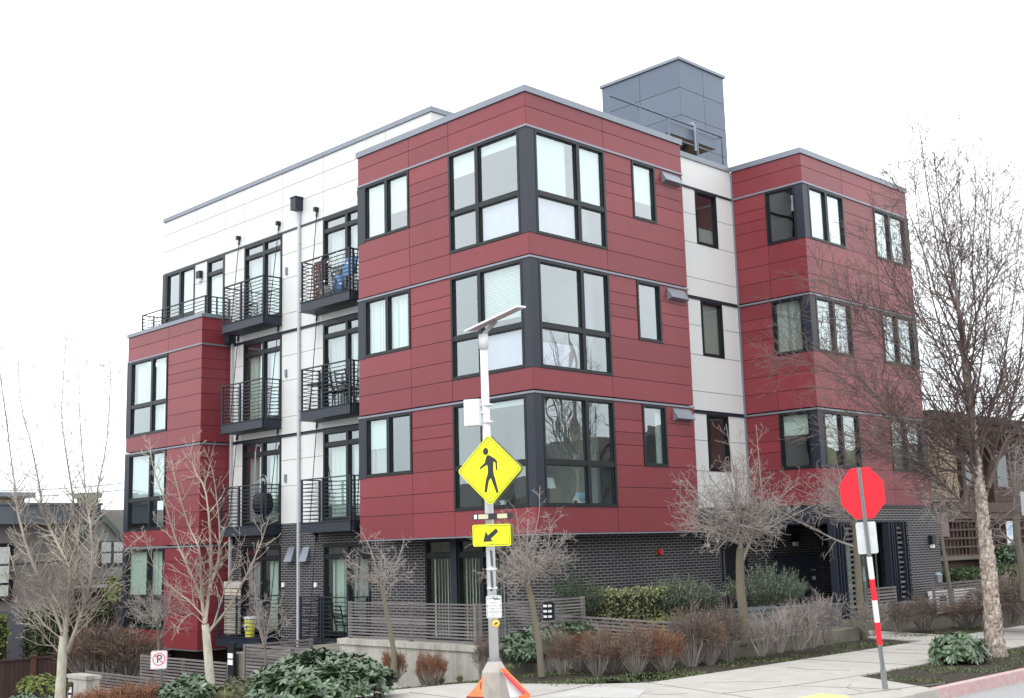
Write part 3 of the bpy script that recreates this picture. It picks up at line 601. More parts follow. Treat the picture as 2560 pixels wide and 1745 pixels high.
# ------------------------------------------------------------------ walls, planters and fences of the garden
def mono(name, label, cat, mb, m, group=None): return tag(mb.build(name, m), label, cat, group)
mb = MB()
mb.box(-4.0, -3.78, -2.35, 1.68, -3.6, -1.97); mb.box(-4.04, -3.74, -2.39, 1.72, -2.07, -1.965); mb.box(-3.78, -1.0, -2.35, -2.13, -3.6, -1.975); mb.box(-3.74, -1.0, -2.385, -2.1, -2.07, -1.97)
for y in (-1.9, -.9, .1, 1.1):
    for z in (-2.35, -2.8): mb.box(-4.006, -3.99, y-.018, y+.018, z-.018, z+.018)
mono('retaining_wall', 'streaked pale concrete retaining wall under the tall slat fence at the corner', 'wall', mb, CONC)
mb = MB(); mb.box(-3.78, 1.0, -2.13, 6.2, -3.6, -2.45); mb.box(-1, 1.0, -2.35, -2.13, -3.6, -2.3); mono('patio', 'raised concrete patio behind the corner retaining wall', 'patio', mb, CONC2)['kind'] = 'structure'
def slat_fence(pts, z0, z1, n, label, grp='grey slatted fences around the garden', gap=.031, th=.02, cap=False, posts=1.6, side=1):
    """pts: polyline in plan; n horizontal slats between z0 and z1"""
    t = thing('slat_fence', label, 'fence', grp, (pts[0][0], pts[0][1], 0)); o = Vector((pts[0][0], pts[0][1], 0)); mb = MB(); ps = []
    pit_ = (z1-z0)/n
    for (xa, ya, *za), (xb, yb, *zb_) in zip(pts, pts[1:]):
        a = Vector((xa, ya, 0))-o; b = Vector((xb, yb, 0))-o; da = za[0] if za else 0; db = zb_[0] if zb_ else 0
        for k in range(n):
            z = z0+pit_*(k+.5); j = random.uniform(-.003, .003); mb.bar(a+Z3*(z+da+j), b+Z3*(z+db+j), th, pit_-gap)
        Ln = (b-a).length; q = max(1, int(Ln/posts))
        nr = (b-a).normalized().cross(Z3)*-.045*side
        for i in range(q+1): ps.append((a+(b-a)*(i/q)+nr, da+(db-da)*i/q))
    mb.build('slats', SLAT, t)
    for p_, dz in ps:
        mb = MB(); mb.box(p_.x-.03, p_.x+.03, p_.y-.03, p_.y+.03, z0-.25+dz, z1+dz-.01); mb.build('post', BROWNF if False else SLAT, t)
    return t
slat_fence([(-3.92,1.5), (-3.92,-2.27), (-1.1,-2.27)], -1.95, -1.24, 12, 'tall grey slat fence standing on the streaked concrete wall')
slat_fence([(-3.95,5.15), (-3.95,1.75)], -3.15, -2.2, 13, 'grey slat fence stepping down just left of the concrete wall')
slat_fence([(-2.2,5.15), (-3.95,5.15)], -3.15, -2.2, 13, 'short dark return of slat fence beside the black gate sign', side=-1)
slat_fence([(-3.95,9.9), (-3.95,5.95)], -3.55, -2.62, 13, 'grey slat fence under the overhanging red block')
slat_fence([(-4.05,12.6), (-4.05,9.2)], -4.0, -3.12, 12, 'lowest grey slat fence beside the plaque block, left of the parking sign')
slat_fence([(-1.2,-1.2,.08), (-1.2,-4.4,0)], -2.05, -1.66, 6, 'low grey slat screen behind the clipped bare shrubs')
slat_fence([(-1.1,-4.38), (3.2,-4.38)], -2.14, -1.66, 6, 'low slat screen along the planter edge beside the yellow mossy tree')
slat_fence([(12.85,-2.5), (15.9,-2.5)], -2.34, -1.53, 10, 'grey slat fence in front of the brick pier at the right end')
slat_fence([(9.95,-2.1), (11.45,-2.1)], -2.3, -1.55, 9, 'grey slat fence between the steel columns of the entrance')
slat_fence([(15.95,-2.5), (17.6,-2.5)], -2.34, -1.46, 9, 'grey slat fence behind the birch trunk, enclosing white air units')
# planter walls
mb = MB(); mb.box(-.9, 3.25, -4.62, -4.42, -2.7, -2.16); mb.box(-.93, 3.28, -4.65, -4.39, -2.2, -2.15); mb.box(-.9, -.7, -4.42, -2.4, -2.7, -2.17)
mono('planter_wall', 'low mossy concrete planter wall carrying the number beside the leaning yellow tree', 'wall', mb, CONC2)
mb = MB(); mb.box(3.3, 5.2, -4.5, -4.3, -2.7, -2.18); mb.box(5.0, 5.2, -4.3, -2.6, -2.7, -2.185); mb.box(3.3, 3.5, -4.3, -3.6, -2.7, -2.19); mono('planter_wall', 'low concrete planter corner left of the entrance path, below the metal planters', 'wall', mb, CONC2)
mb = MB(); mb.box(7.9, 9.6, -3.8, -3.6, -2.7, -2.22); mb.box(9.4, 9.6, -3.6, -2.3, -2.7, -2.225); mb.box(7.9, 8.1, -3.6, -2.3, -2.7, -2.225); mono('planter_wall', 'low tan concrete planter in front of the steel columns', 'wall', mb, CONC2)
mb = MB(); mb.box(-.7, 3.3, -4.4, -.6, -2.6, -2.22); mb.box(3.3, 5.0, -4.3, -2.6, -2.6, -2.24); mb.box(8.1, 9.4, -3.6, -2.3, -2.6, -2.26); mb.build('planting_bed', SOIL, kind='structure')
mb = MB(); text(mb, '10', Vector((.12, -4.66, -2.02)), X3, Z3, -Y3, .17, .006); mono('house_number', 'cream number ten on the low planter beside the mossy tree', 'number', mb, mat('cream_paint', (.5,.47,.36), .6))
def metal_planter(x0, x1, y0, y1, z0, z1, label):
    mb = MB(); mb.box(x0, x1, y0, y1, z0, z1); x = x0+.04
    while x < x1-.03: mb.box(x, x+.035, y0-.012, y0, z0+.02, z1-.02); x += .075
    mb.box(x0-.02, x1+.02, y0-.02, y1+.02, z1-.02, z1+.015); mono('metal_planter', label, 'planter', mb, GALV if False else mat('zinc', (.13,.143,.156), .5, .5, var=.5, vscale=3), 'ribbed zinc planters by the entrance')
metal_planter(2.9, 4.3, -3.3, -2.7, -2.25, -1.72, 'narrow ribbed zinc planter right of the mossy tree'); metal_planter(5.1, 6.9, -3.1, -2.6, -2.42, -1.78, 'wide ribbed zinc planter by the entrance path')
metal_planter(10.2, 11.3, -3.0, -2.5, -2.42, -1.95, 'ribbed zinc planter in front of the entrance glazing')
# small site equipment
t = thing('meter_box', 'black meter box with pale stripes on the brick corner', 'box', None, (-.1,-2.2,-1.75))
mb = MB(); mb.box(-.14, .14, -.1, .1, 0, .52); mb.tube([(0,0,.52),(0,0,.56)], .13, 12); mb.build('housing', FRAME, t); mb = MB()
for k in range(3): mb.box(-.145, -.14, -.07, .07, .08+k*.16, .15+k*.16); mb.box(-.13, .02, -.106, -.1, .08+k*.16, .15+k*.16)
mb.build('stripe', WSIGN, t); t.location = (-2.35, -2.5, -1.62); t.scale = (.65,.65,.6)
t = thing('garden_lamp', 'small blue grey lantern on top of the right slat fence', 'lamp', None, (13.1,-2.5,-1.53))
mb = MB(); mb.tube([(0,0,0),(0,0,.2)], [.09,.1], 10); mb.build('body', GALV, t); mb = MB(); mb.tube([(0,0,.2),(0,0,.27)], [.12,.04], 10); mb.build('cap', mat('slate_blue', (.16,.22,.26), .5), t)
for x, lab in ((13.6,'white air unit behind the slat fence, left of the birch trunk'),(15.2,'white air unit behind the slat fence, against the birch trunk')):
    t = thing('air_unit', lab, 'air conditioner', 'white air units behind the right slat fence', (x,-2.2,-2.42)); mb = MB(); mb.box(0,.8,0,.3,0.02,.62); mb.build('housing', WSIGN, t)
    mb = MB(); mb.tube([(.28,-.02,.32),(.28,0,.32)], .22, 18); mb.build('fan_grille', FRAME, t)
# gate post with plaques, concrete plaque block, wooden fence
t = thing('gate_post', 'black gate post carrying two white plates behind the pale slim tree', 'post', None, (-3.9,5.75,-3.4))
mb = MB(); mb.box(-.03,.03,-.06,.2,0,1.2); mb.build('board', FRAME, t)
for z in (.72,.86):
    mb = MB(); mb.box(-.04,-.03,-.03,.17,z,z+.11); o = mb.build('plate', WSIGN, t)
t = thing('plaque_block', 'pale concrete block with a black plaque at the foot of the left tree', 'wall', None, (-6.0,9.4,-3.9))
mb = MB(); mb.box(0,.3,-.95,0,-.6,1.0); mb.box(-.03,.33,-.98,.03,.94,1.02); mb.build('block', CONC, t)
mb = MB(); mb.box(-.02,0,-.28,-.06,.3,.85); pl = mb.build('plaque', BLK, t); mb = MB(); mb.box(-.028,-.02,-.24,-.1,.62,.74); mb.box(-.028,-.02,-.24,-.1,.44,.56); mb.build('number_panel', WSIGN, pl)
t = thing('wooden_fence', 'dark brown board fence with capped posts at the far left', 'fence', None, (-8,19.5,-4.9))
mb = MB(); 
for k in range(66):
    x = k*.145; mb.box(x+.004, x+.141, 0, .02, 0, 1.62+.012*(x-4)*0)
mb.build('boards', BROWNF, t); mb = MB(); mb.box(-.1, 9.7, -.04, .05, 1.62, 1.68); mb.build('top_rail', BROWNF, t)
for k in range(5):
    mb = MB(); x = .9+k*2.3; mb.box(x-.07, x+.07, -.08, .05, 0, 1.7); mb.box(x-.1, x+.1, -.11, .08, 1.7, 1.74); mb.build('post', mat('reddish_post', (.102,.045,.03), .7), t)
# ------------------------------------------------------------------ neighbours on the left
t = thing('grey_house', 'grey stucco house with a broad slate fascia at the far left', 'house', None, (0,0,0))
mb = MB(); mb.box(-14, .95, 24.3, 34, -7, 1.0); mb.build('wall', mat('taupe_stucco', (.20,.18,.172), .9, var=.5, vscale=2, bump=.4), t)
mb = MB(); mb.box(-14, .97, 24.2, 24.3, -7, -1.95); mb.build('base', mat('slate_base', (.11,.11,.13), .8), t)
mb = MB(); mb.box(-14, 1.7, 23.9, 34, 1.0, 1.66); x = -13
while x < 1.6: mb.box(x, x+.03, 23.88, 23.9, 1.0, 1.66); x += 1.15
mb.box(-14, 1.75, 23.86, 34, 1.66, 1.74); mb.build('roof_fascia', mat('slate_metal', (.13,.145,.165), .5, .2), t)
for x0 in (-2.9,):
    mb = MB(); x1 = x0+1.5; mb.box(x0-.1,x1+.1,24.2,24.3,-1.6,.35); o = mb.build('window', FRAME, t); mb = MB(); mb.box(x0,x1-.05,24.18,24.2,-1.0,.22); mb.box(x0,x1-.05,24.18,24.2,-1.45,-1.08); mb.box(x0-.02,x1-.03,24.19,24.195,-.02,.0); mb.build('pane', mat('pale_glass', (.55,.58,.56), .15), o)
t = thing('shingle_house', 'brown shingled house with a green trimmed gable between the left trees and the block', 'house', None)
SHG = brick_mat('shingle_roof', (.14,.12,.11), (.19,.165,.15), (.06,.05,.047), .4, .11, .012, .9)
mb = MB(); mb.box(2.3, 9, 27.6, 36, -7, 1.5); mb.build('wall', mat('house_wall', (.264,.256,.248), .9), t)
mb = MB(); b = mb.add([(.6,26.4,-1.25),(9,26.4,-1.25),(9,28.0,-.45),(.6,28.0,-.45),(2.1,28.4,.3),(9,28.4,.3),(9,29.6,1.75),(2.1,29.6,1.75)])
mb.face(b,b+1,b+2,b+3); mb.face(b+4,b+5,b+6,b+7); mb.build('roof', SHG, t)
mb = MB(); mb.box(.6, 9, 26.34, 26.42, -1.36, -1.24)
for k in range(12): mb.box(.9+k*.62, 1.0+k*.62, 26.42, 27.2, -1.5, -1.36)
mb.build('eaves', WSIGN, t)
GRN = mat('green_trim', (.136,.176,.152), .6)
mb = MB(); mb.bar((1.7,26.9,-.15),(3.15,26.9,1.5),.12,.2); mb.bar((3.1,26.9,1.5),(4.5,26.9,.05),.12,.2); mb.build('bargeboard', GRN, t)
mb = MB(); b = mb.add([(1.9,27.0,-1.2),(4.4,27.0,-1.2),(4.4,27.0,0.05),(3.1,27.0,1.4),(1.9,27.0,0)]); mb.face(b,b+1,b+2,b+3,b+4); mb.build('gable', mat('gable_grey', (.38,.38,.38), .9), t)
for x in (3.2, 3.72):
    mb = MB(); mb.box(x-.04, x+.46, 26.9, 26.98, -.5, .42); o = mb.build('window', GRN, t); mb = MB(); mb.box(x+.02, x+.4, 26.87, 26.9, -.44, -.06); mb.box(x+.02, x+.4, 26.87, 26.9, 0, .36); mb.build('pane', WSIGN, o)
mb = MB(); mb.box(3.4, 4.05, 29, 29.6, 1.5, 2.2); mb.box(3.3, 4.15, 28.9, 29.7, 2.2, 2.4); mb.build('chimney', mat('chimney_grey', (.16,.18,.15), .9), t)
t = thing('tan_building', 'tan sided upper storey beyond the grey house roof at the far left', 'building', None)
mb = MB(); mb.box(-14, 5.6, 40, 50, -7, 2.75); mb.build('wall', brick_mat('tan_siding', (.36,.28,.2), (.34,.26,.18), (.2,.15,.1), 9, .16, .012, .9), t); mb = MB(); mb.box(-14, 6.0, 39.7, 50, 2.75, 3.0); mb.build('roof', COP, t)
mb = MB()
for k in range(3): mb.box(-1+k*1.9, .2+k*1.9, 39.96, 40, 1.2, 1.9)
mb.build('window', FRAME, t)
# ------------------------------------------------------------------ timber neighbour on the right
t = thing('timber_building', 'tan and brown timber building with a lattice porch beyond the birch', 'building', None)
TANB = brick_mat('tan_block', (.31,.235,.16), (.26,.195,.13), (.18,.13,.09), .5, .2, .012, .9); BRT = brick_mat('brown_boards', (.11,.065,.055), (.09,.055,.047), (.03,.02,.018), 5, .17, .012, .8)
TB = mat('brown_timber', (.102,.066,.054), .8, var=.5, vscale=3)
mb = MB(); mb.box(20.2, 22.3, 1, 12, .9, 3.55); mb.build('wall', TANB, t)
mb = MB(); mb.box(20.0, 40, 2.2, 14, -2.6, 3.5); mb.build('brown_wall', BRT, t)
mb = MB(); mb.box(19.2, 42, .2, 14, 3.62, 3.88); mb.build('roof', mat('dark_shingle', (.051,.045,.0468), .9, var=.6, vscale=12), t)
mb = MB(); mb.box(19.4, 42, .5, 3, 3.44, 3.6); mb.box(20.2, 22.3, .9, 1.0, 3.2, 3.45); mb.build('eaves', mat('tan_trim', (.22,.155,.10), .8), t)
for x in (20.2, 22.6, 24.6, 27.2):
    mb = MB(); mb.box(x, x+.28, 1.9, 2.2, -2.5, 3.4); mb.build('post', TB, t)
for x in (23.2, 25.2, 28):
    mb = MB(); mb.box(x, x+1.1, 2.12, 2.2, 1.5, 2.9); o = mb.build('window', TB, t); mb = MB(); mb.box(x+.08, x+1.02, 2.1, 2.12, 1.58, 2.82); mb.build('pane', mat('dim_glass', (.10,.11,.12), .1), o)
mb = MB(); mb.box(20.5, 40, 1.3, 2.2, .55, .9); mb.box(20.5, 40, 1.35, 2.2, .3, .54); mb.build('porch_beam', TB, t)
mb = MB()
for k in range(60): mb.box(20.6+k*.3, 20.66+k*.3, 1.4, 1.44, -1.0, .3)
for k in range(5): mb.box(20.6, 38.6, 1.36, 1.4, -1.0+k*.3, -.94+k*.3)
mb.build('lattice', TB, t)
mb = MB(); mb.box(20.5, 40, 1.25, 1.5, -1.12, -1.0); mb.build('porch_rail', BARKM, t); mb = MB(); mb.box(20.6, 40, 1.5, 1.56, -2.5, -1.12); mb.build('porch_boards', BRT, t)
mb = MB(); mb.box(20.4, 21.9, 1.3, 1.5, -.3, 1.2); mb.build('mauve_panel', mat('mauve_board', (.20,.14,.14), .8), t)
t = thing('notice_sign', 'white and pale blue notice hanging in the timber porch at the right edge', 'sign', None, (26.4,1.2,-.75))
mb = MB(); mb.box(0,.75,0,.03,0,.95); mb.build('board', WSIGN, t); mb = MB(); mb.box(.1,.65,-.01,0,.45,.85); mb.build('picture', mat('pale_blue', (.45,.62,.75), .6), t); mb = MB(); mb.box(.2,.6,-.01,0,.1,.16); mb.box(.2,.6,-.01,0,.22,.28); mb.build('lettering', BLK, t)
t = thing('yard_sign', 'small white yard sign above the clipped hedge by the timber porch', 'sign', None, (23.0,.6,-1.45))
mb = MB(); mb.box(0,.4,0,.03,0,.62); mb.build('board', WSIGN, t); mb = MB(); mb.box(.06,.34,-.01,0,.4,.56); mb.build('band', mat('navy_print', (.1,.12,.3), .6), t); mb = MB(); mb.box(.18,.22,0,.03,-.9,0); mb.build('stake', GALV, t)
# ------------------------------------------------------------------ crossing beacon on its white pole
PB = Vector((-6.62, -5.47, GZ)); t = thing('crossing_beacon', 'white pole with yellow pedestrian sign, arrow plaque and solar panel on the corner', 'crossing signal', None, PB)
def loc(px, py, D): return at(px, py, D)-PB
DP = 16.9
a0, a1 = loc(1237, 1700, DP), loc(1208, 835, DP+.0); a0.z = .55
mb = MB(); mb.smooth = True; mb.tube([a0, a0+(a1-a0)*.99], [.070, .052], 20); mb.build('pole', POLEW, t)
mb = MB(); mb.smooth = True; q = a0+(a1-a0)*.955; mb.tube([q, a1, a1+Vector((0,0,.0001))], [.068,.068,.02], 18); mb.build('pole_cap', POLEW, t)
oc = [(math.cos(math.radians(22.5+45*i)), math.sin(math.radians(22.5+45*i))) for i in range(8)]
mb = MB(); cx, cy = a0.x, a0.y; b = len(mb.v)
for r, z in ((.235,-.1),(.225,.05),(.19,.42),(.10,.56)): mb.add([(cx+x*r, cy+y*r, z) for x, y in oc])
for k in range(3):
    for i in range(8): j = (i+1) % 8; mb.face(b+k*8+i, b+k*8+j, b+k*8+8+j, b+k*8+8+i)
mb.face(*[b+24+i for i in range(8)]); mb.build('pedestal', KERB, t); mb = MB(); mb.tube([(cx,cy,.54),(cx,cy,.6)], .095, 18); mb.build('collar', GALV, t)
# frame of the signs: they face the camera's left a little
nrm = Vector((-math.cos(math.radians(22)), -math.sin(math.radians(22)), 0)); rgt = nrm.cross(Z3)*-1; rgt = Vector((nrm.y*-1, nrm.x, 0))*-1
if rgt.dot(R_) < 0: rgt = -rgt
up = (Z3+R2*-.012).normalized()
def rrect(wd, h, r, n=5):
    P = []
    for cx_, cy_, a in ((wd/2-r,h/2-r,0),(-wd/2+r,h/2-r,90),(-wd/2+r,-h/2+r,180),(wd/2-r,-h/2+r,270)):
        for i in range(n+1): q = math.radians(a+90*i/n); P.append((cx_+r*math.cos(q), cy_+r*math.sin(q)))
    return P
def rot45(P): c = math.sqrt(.5); return [(c*(x-y), c*(x+y)) for x, y in P]
def ring(mb, outer, inner, o, ax, ay, az, t):
    n = len(outer); b = mb.add([o+ax*p[0]+ay*p[1]+az*t for p in outer]+[o+ax*p[0]+ay*p[1]+az*t for p in inner])
    for i in range(n): j = (i+1) % n; mb.face(b+i, b+j, b+n+j, b+n+i)
def signplate(c, P, P1, P2, m, name, parent, rg=None, nr=None):
    rg = rg or rgt; nr = nr or nrm
    mb = MB(); mb.prism(P, c, rg, up, nr, .004); o = mb.build(name, m, parent)
    mb = MB(); ring(mb, P1, P2, c, rg, up, nr, .006); mb.build('border', BLK, o); return o
DS = DP-.14; c = loc(1223.5, 1175, DS)
dia = lambda s, r: rot45(rrect(s, s, r))
s_ = .7; o = signplate(c, dia(s_, .05), dia(s_-.03, .045), dia(s_-.047, .04), YEL, 'pedestrian_sign', t)
k = .0060/1.0                                             # sign pictogram, outline in sign metres
fig = [(-.03,.178),(.0,.182),(.09,.135),(.117,.10),(.118,-.005),(.098,-.005),(.094,.085),(.065,.10),(.058,.02),(.062,-.045),(.085,-.12),(.125,-.275),(.095,-.285),(.068,-.215),(.02,-.10),(-.01,-.125),(-.03,-.2),(-.045,-.27),(-.082,-.262),(-.055,-.12),(-.022,-.04),(-.018,.01),(-.028,.065),(-.05,.055),(-.135,.012),(-.14,.032),(-.062,.09),(-.042,.15)]
mb = MB(); fig = [(x*1.05, z*1.15) for x, z in fig]; mb.prism(fig, c, rgt, up, nrm, .007)
mb.prism([(-.045+.042*math.cos(a*.393), .262+.05*math.sin(a*.393)) for a in range(16)], c, rgt, up, nrm, .007); mb.build('pictogram', BLK, o)
mb = MB(); mb.obox(c-nrm*.06, rgt, up, nrm, .3, .02, .012); mb.build('bracket', GALV, o)
for dz in (.40, -.40): mb = MB(); mb.tube([c+up*dz+nrm*.004, c+up*dz+nrm*.014], .012, 8); mb.build('bolt', GALV, o)
mb = MB(); mb.prism(dia(s_, .05), c-nrm*.15-rgt*.02+up*.01, rgt, up, nrm, .004); mb.build('rear_plate', GALV, o)
c = loc(1230, 1291, DS); mb = MB(); mb.obox(c-nrm*.03, rgt, up, nrm, .29, .042, .045); o = mb.build('beacon_bar', BLK, t)
for dx in (-.125, .165):
    mb = MB(); mb.obox(c+nrm*.017+rgt*dx, rgt, up, nrm, .075, .032, .006); q = mb.build('beacon_lamp', mat('amber_lens', (.50,.43,.26), .3, var=.6, vscale=40, col2=(.66,.62,.5)), o)
mb = MB(); mb.obox(c-rgt*.245+nrm*.017, rgt, up, nrm, .022, .03, .006); mb.build('end_reflector', WSIGN, o)
c = loc(1229, 1338, DS); pl_ = lambda a, r: rrect(.58-a, .30-a, r)
o = signplate(c, pl_(0,.03), pl_(.03,.026), pl_(.045,.02), YEL, 'arrow_plaque', t)
ar = [(-.115,-.085),(.0,-.085),(-.027,-.062),(.105,.048),(.075,.088),(-.055,-.02),(-.075,.025)]
ar = [(-.12,-.09),(.035,-.085),(-.002,-.05),(.115,.045),(.085,.095),(-.045,.0),(-.075,.06)]
mb = MB(); mb.prism(ar, c-rgt*.01, rgt, up, nrm, .007); mb.build('arrow', BLK, o)
for dz in (.115, -.115): mb = MB(); mb.tube([c+up*dz+nrm*.004, c+up*dz+nrm*.012], .009, 8); mb.build('bolt', GALV, o)
mb = MB(); mb.prism(pl_(0,.03), c-nrm*.15-rgt*.02, rgt, up, nrm, .004); mb.build('rear_plate', GALV, o)
nb = -F_.copy(); nb.z = 0; nb.normalize(); rb = R_.copy()
c = loc(1235, 1517, DP-.1); o = signplate(c, rrect(.215,.31,.03), rrect(.197,.292,.025), rrect(.187,.282,.02), WSIGN, 'instruction_sign', t, rb, nb)
mb = MB(); mb.prism([(.085,.115),(.05,.13),(.02,.125),(-.01,.14),(-.015,.122),(-.07,.122),(-.07,.112),(-.012,.108),(.02,.085),(.05,.095),(.085,.09)], c, rb, up, nb, .007); mb.prism([(-.085,.09),(-.07,.108),(-.085,.125)], c, rb, up, nb, .007)
for i, s1 in enumerate(('PUSH', 'BUTTON TO', 'TURN ON', 'WARNING')): text(mb, s1, c+up*(.055-i*.042)+nb*.006, rb, up, nb, .036, .001)
mb.build('lettering', mat('grey_print', (.16,.16,.18), .6), o); mb = MB(); text(mb, 'LIGHTS', c+up*(-.113)+nb*.006, rb, up, nb, .032, .001); mb.build('blue_lettering', mat('blue_print', (.15,.35,.65), .6), o)
c = loc(1240, 1559, DP-.1); mb = MB(); mb.smooth = True; mb.tube([c+rb*.0-nb*.05, c+nb*.02, c+nb*.035], [.055,.055,.035], 20); o = mb.build('push_button', mat('button_yellow', (.75,.45,.08), .45), t)
mb = MB(); mb.prism([(-.025,-.005),(.0,.02),(.022,.018),(.02,-.005),(.008,.003),(-.012,-.016)], c+nb*.036, rb, up, nb, .003); mb.build('arrow', BLK, o)
c = loc(1184, 1032, DP+.02); mb = MB(); mb.obox(c, rgt, up, nrm, .115, .185, .075); o = mb.build('control_box', POLEW, t); mb = MB(); mb.obox(c+rgt*.13-nrm*.02, rgt, up, nrm, .05, .02, .02); mb.obox(c+rgt*.13-nrm*.02+up*.11, rgt, up, nrm, .05, .02, .02); mb.obox(c+nrm*.077, rgt, up, nrm, .10, .17, .003); mb.build('hinge', POLEW, o)
c = a1+Vector((0,0,.13)); rs = (rgt*.94+Z3*.34).normalized(); ns = rs.cross(nrm); ns = ns if ns.z > 0 else -ns
pn = (at(1305, 765, DP-.1)-at(1172, 828, DP+.1)); pn.normalize(); dd = (F_*1.0+Z3*-.10); dd = (dd-pn*dd.dot(pn)).normalized(); nn = pn.cross(dd); nn = nn if nn.z > 0 else -nn
c = loc(1238, 797, DP); mb = MB(); mb.obox(c, pn, dd, nn, .42, .25, .011); o = mb.build('solar_panel', mat('panel_frame', (.75,.77,.78), .4), t); mb = MB(); mb.obox(c-nn*.012, pn, dd, nn, .38, .22, .002); mb.build('back_sheet', mat('panel_back', (.40,.31,.33), .5), o); mb = MB(); mb.bar(a1-Z3*.02, c-nn*.03, .05); mb.build('tilt_bracket', GALV, o)
mb = MB()
for y0, y1, dx in ((1376,1416,.045),(1428,1470,.05),(1472,1478,.03)):
    a, b_ = loc(1225+dx*60, y0, DP-.069), loc(1228+dx*60, y1, DP-.072); mb.bar(a, b_, .045, .004)
mb.build('torn_tape', mat('dark_tape', (.08,.09,.10), .6), t)
for y in (1012, 1055, 1422, 1470): mb = MB(); a = loc(1225-(1250-y)*.025, y, DP); mb.tube([a-up*.012, a+up*.012], .075, 18); mb.build('strap', POLEW, t)
# collapsed orange barricades at the pedestal
g = 'fallen barricades around the pole base'
t = thing('barricade', 'fallen orange barricade panel leaning left of the pole base', 'barricade', g)
A, B, C_, D_ = at(1210,1690,16.6), at(1207,1742,16.3), at(1166,1743,16.1), at(1185,1722,16.4)
mb = MB(); b = mb.add([A, B, C_, D_, A+F_*.03, B+F_*.03, C_+F_*.03, D_+F_*.03])
for q in ((0,3,2,1),(4,5,6,7),(0,1,5,4),(1,2,6,5),(2,3,7,6),(3,0,4,7)): mb.face(*[b+i for i in q])
mb.build('panel', ORG, t); mb = MB(); mb.bar(at(1203,1705,16.3), at(1201,1722,16.25), .02, .01); mb.bar(at(1168,1744,16.0), at(1208,1745,16.1), .06, .03); mb.build('stripe', mat('dark_print', (.15,.03,.02), .6), t)
t = thing('barricade', 'fallen red and white barricade panel leaning right of the pole base', 'barricade', g)
A, B, C_, D_ = at(1262,1682,16.7), at(1318,1740,16.3), at(1275,1743,16.2), at(1266,1712,16.5)
mb = MB(); b = mb.add([A, B, C_, D_, A+F_*.03, B+F_*.03, C_+F_*.03, D_+F_*.03])
for q in ((0,3,2,1),(4,5,6,7),(0,1,5,4),(1,2,6,5),(2,3,7,6),(3,0,4,7)): mb.face(*[b+i for i in q])
mb.build('panel', mat('grey_sheet', (.42,.44,.44), .5), t); mb = MB(); mb.bar(at(1262,1684,16.6), at(1316,1738,16.2), .045, .02); mb.build('red_band', REDS, t); mb = MB(); mb.bar(at(1258,1672,16.75), at(1322,1736,16.25), .035, .03); mb.bar(at(1300,1744,16.1), at(1322,1738,16.2), .06, .04); mb.bar(at(1255,1674,16.75), at(1268,1680,16.7), .05, .04); mb.build('leg', ORG, t)
# ------------------------------------------------------------------ stop sign seen from behind
base = at(2212, 1712, 16.9); t = thing('stop_sign', 'red octagonal road sign seen from behind on a leaning striped steel post', 'road sign', None, base)
top = at(2146, 1170, 16.9)-base; ud = top.normalized(); nv = -F_.copy(); nv -= ud*nv.dot(ud); nv.normalize(); rr = ud.cross(nv); rr = rr if rr.dot(R_) > 0 else -rr
def post_seg(mb, a, b, wd=.05): mb.obox((a+b)/2, rr, ud, nv, wd/2, (b-a).length/2, wd/2)
Ln = top.length; fr = lambda y: (1712-y)/(1712-1170)
mb = MB(); post_seg(mb, ud*-.05, ud*Ln); po = mb.build('post', GALV, t)
mb = MB()
for i in range(110):
    p_ = ud*(.05+i*.0275)+nv*.0255
    if p_.length < Ln: mb.obox(p_, rr, ud, nv, .006, .006, .001)
mb.build('punched_hole', BLK, po)
ys = [1392, 1447, 1500, 1555, 1611]
for i, (y0, y1) in enumerate(zip(ys, ys[1:])):
    mb = MB(); post_seg(mb, ud*(Ln*fr(y1)), ud*(Ln*fr(y0)), .062); mb.build('reflective_band', [WSIGN, REDS][i % 2], po)
mb = MB(); post_seg(mb, ud*0-ud*.05, ud*.22, .066); mb.build('base_sleeve', GALV, po)
c = at(2158.5, 1234, 16.86)-base; al = math.radians(18); rs = (rr*math.cos(al)+nv*math.sin(al)).normalized(); ns = rs.cross(ud); ns = ns if ns.dot(nv) > 0 else -ns
oct_ = [(.385/math.cos(math.radians(22.5))*math.cos(math.radians(22.5+45*i)), .385/math.cos(math.radians(22.5))*math.sin(math.radians(22.5+45*i))) for i in range(8)]
uu = (ud+rr*.02).normalized(); mb = MB(); mb.prism([(x*.775, y*.935) for x, y in oct_], c-nv*.05, rs, uu, ns, .006); mb.build('octagon_plate', REDS, t)
c = at(2170, 1346, 16.86)-base; mb = MB(); mb.prism(rrect(.275,.45,.03), c-nv*.05, rs, uu, ns, .005); mb.build('lower_plate', mat('plate_back', (.70,.73,.75), .35, .3, var=.4, vscale=9), t)
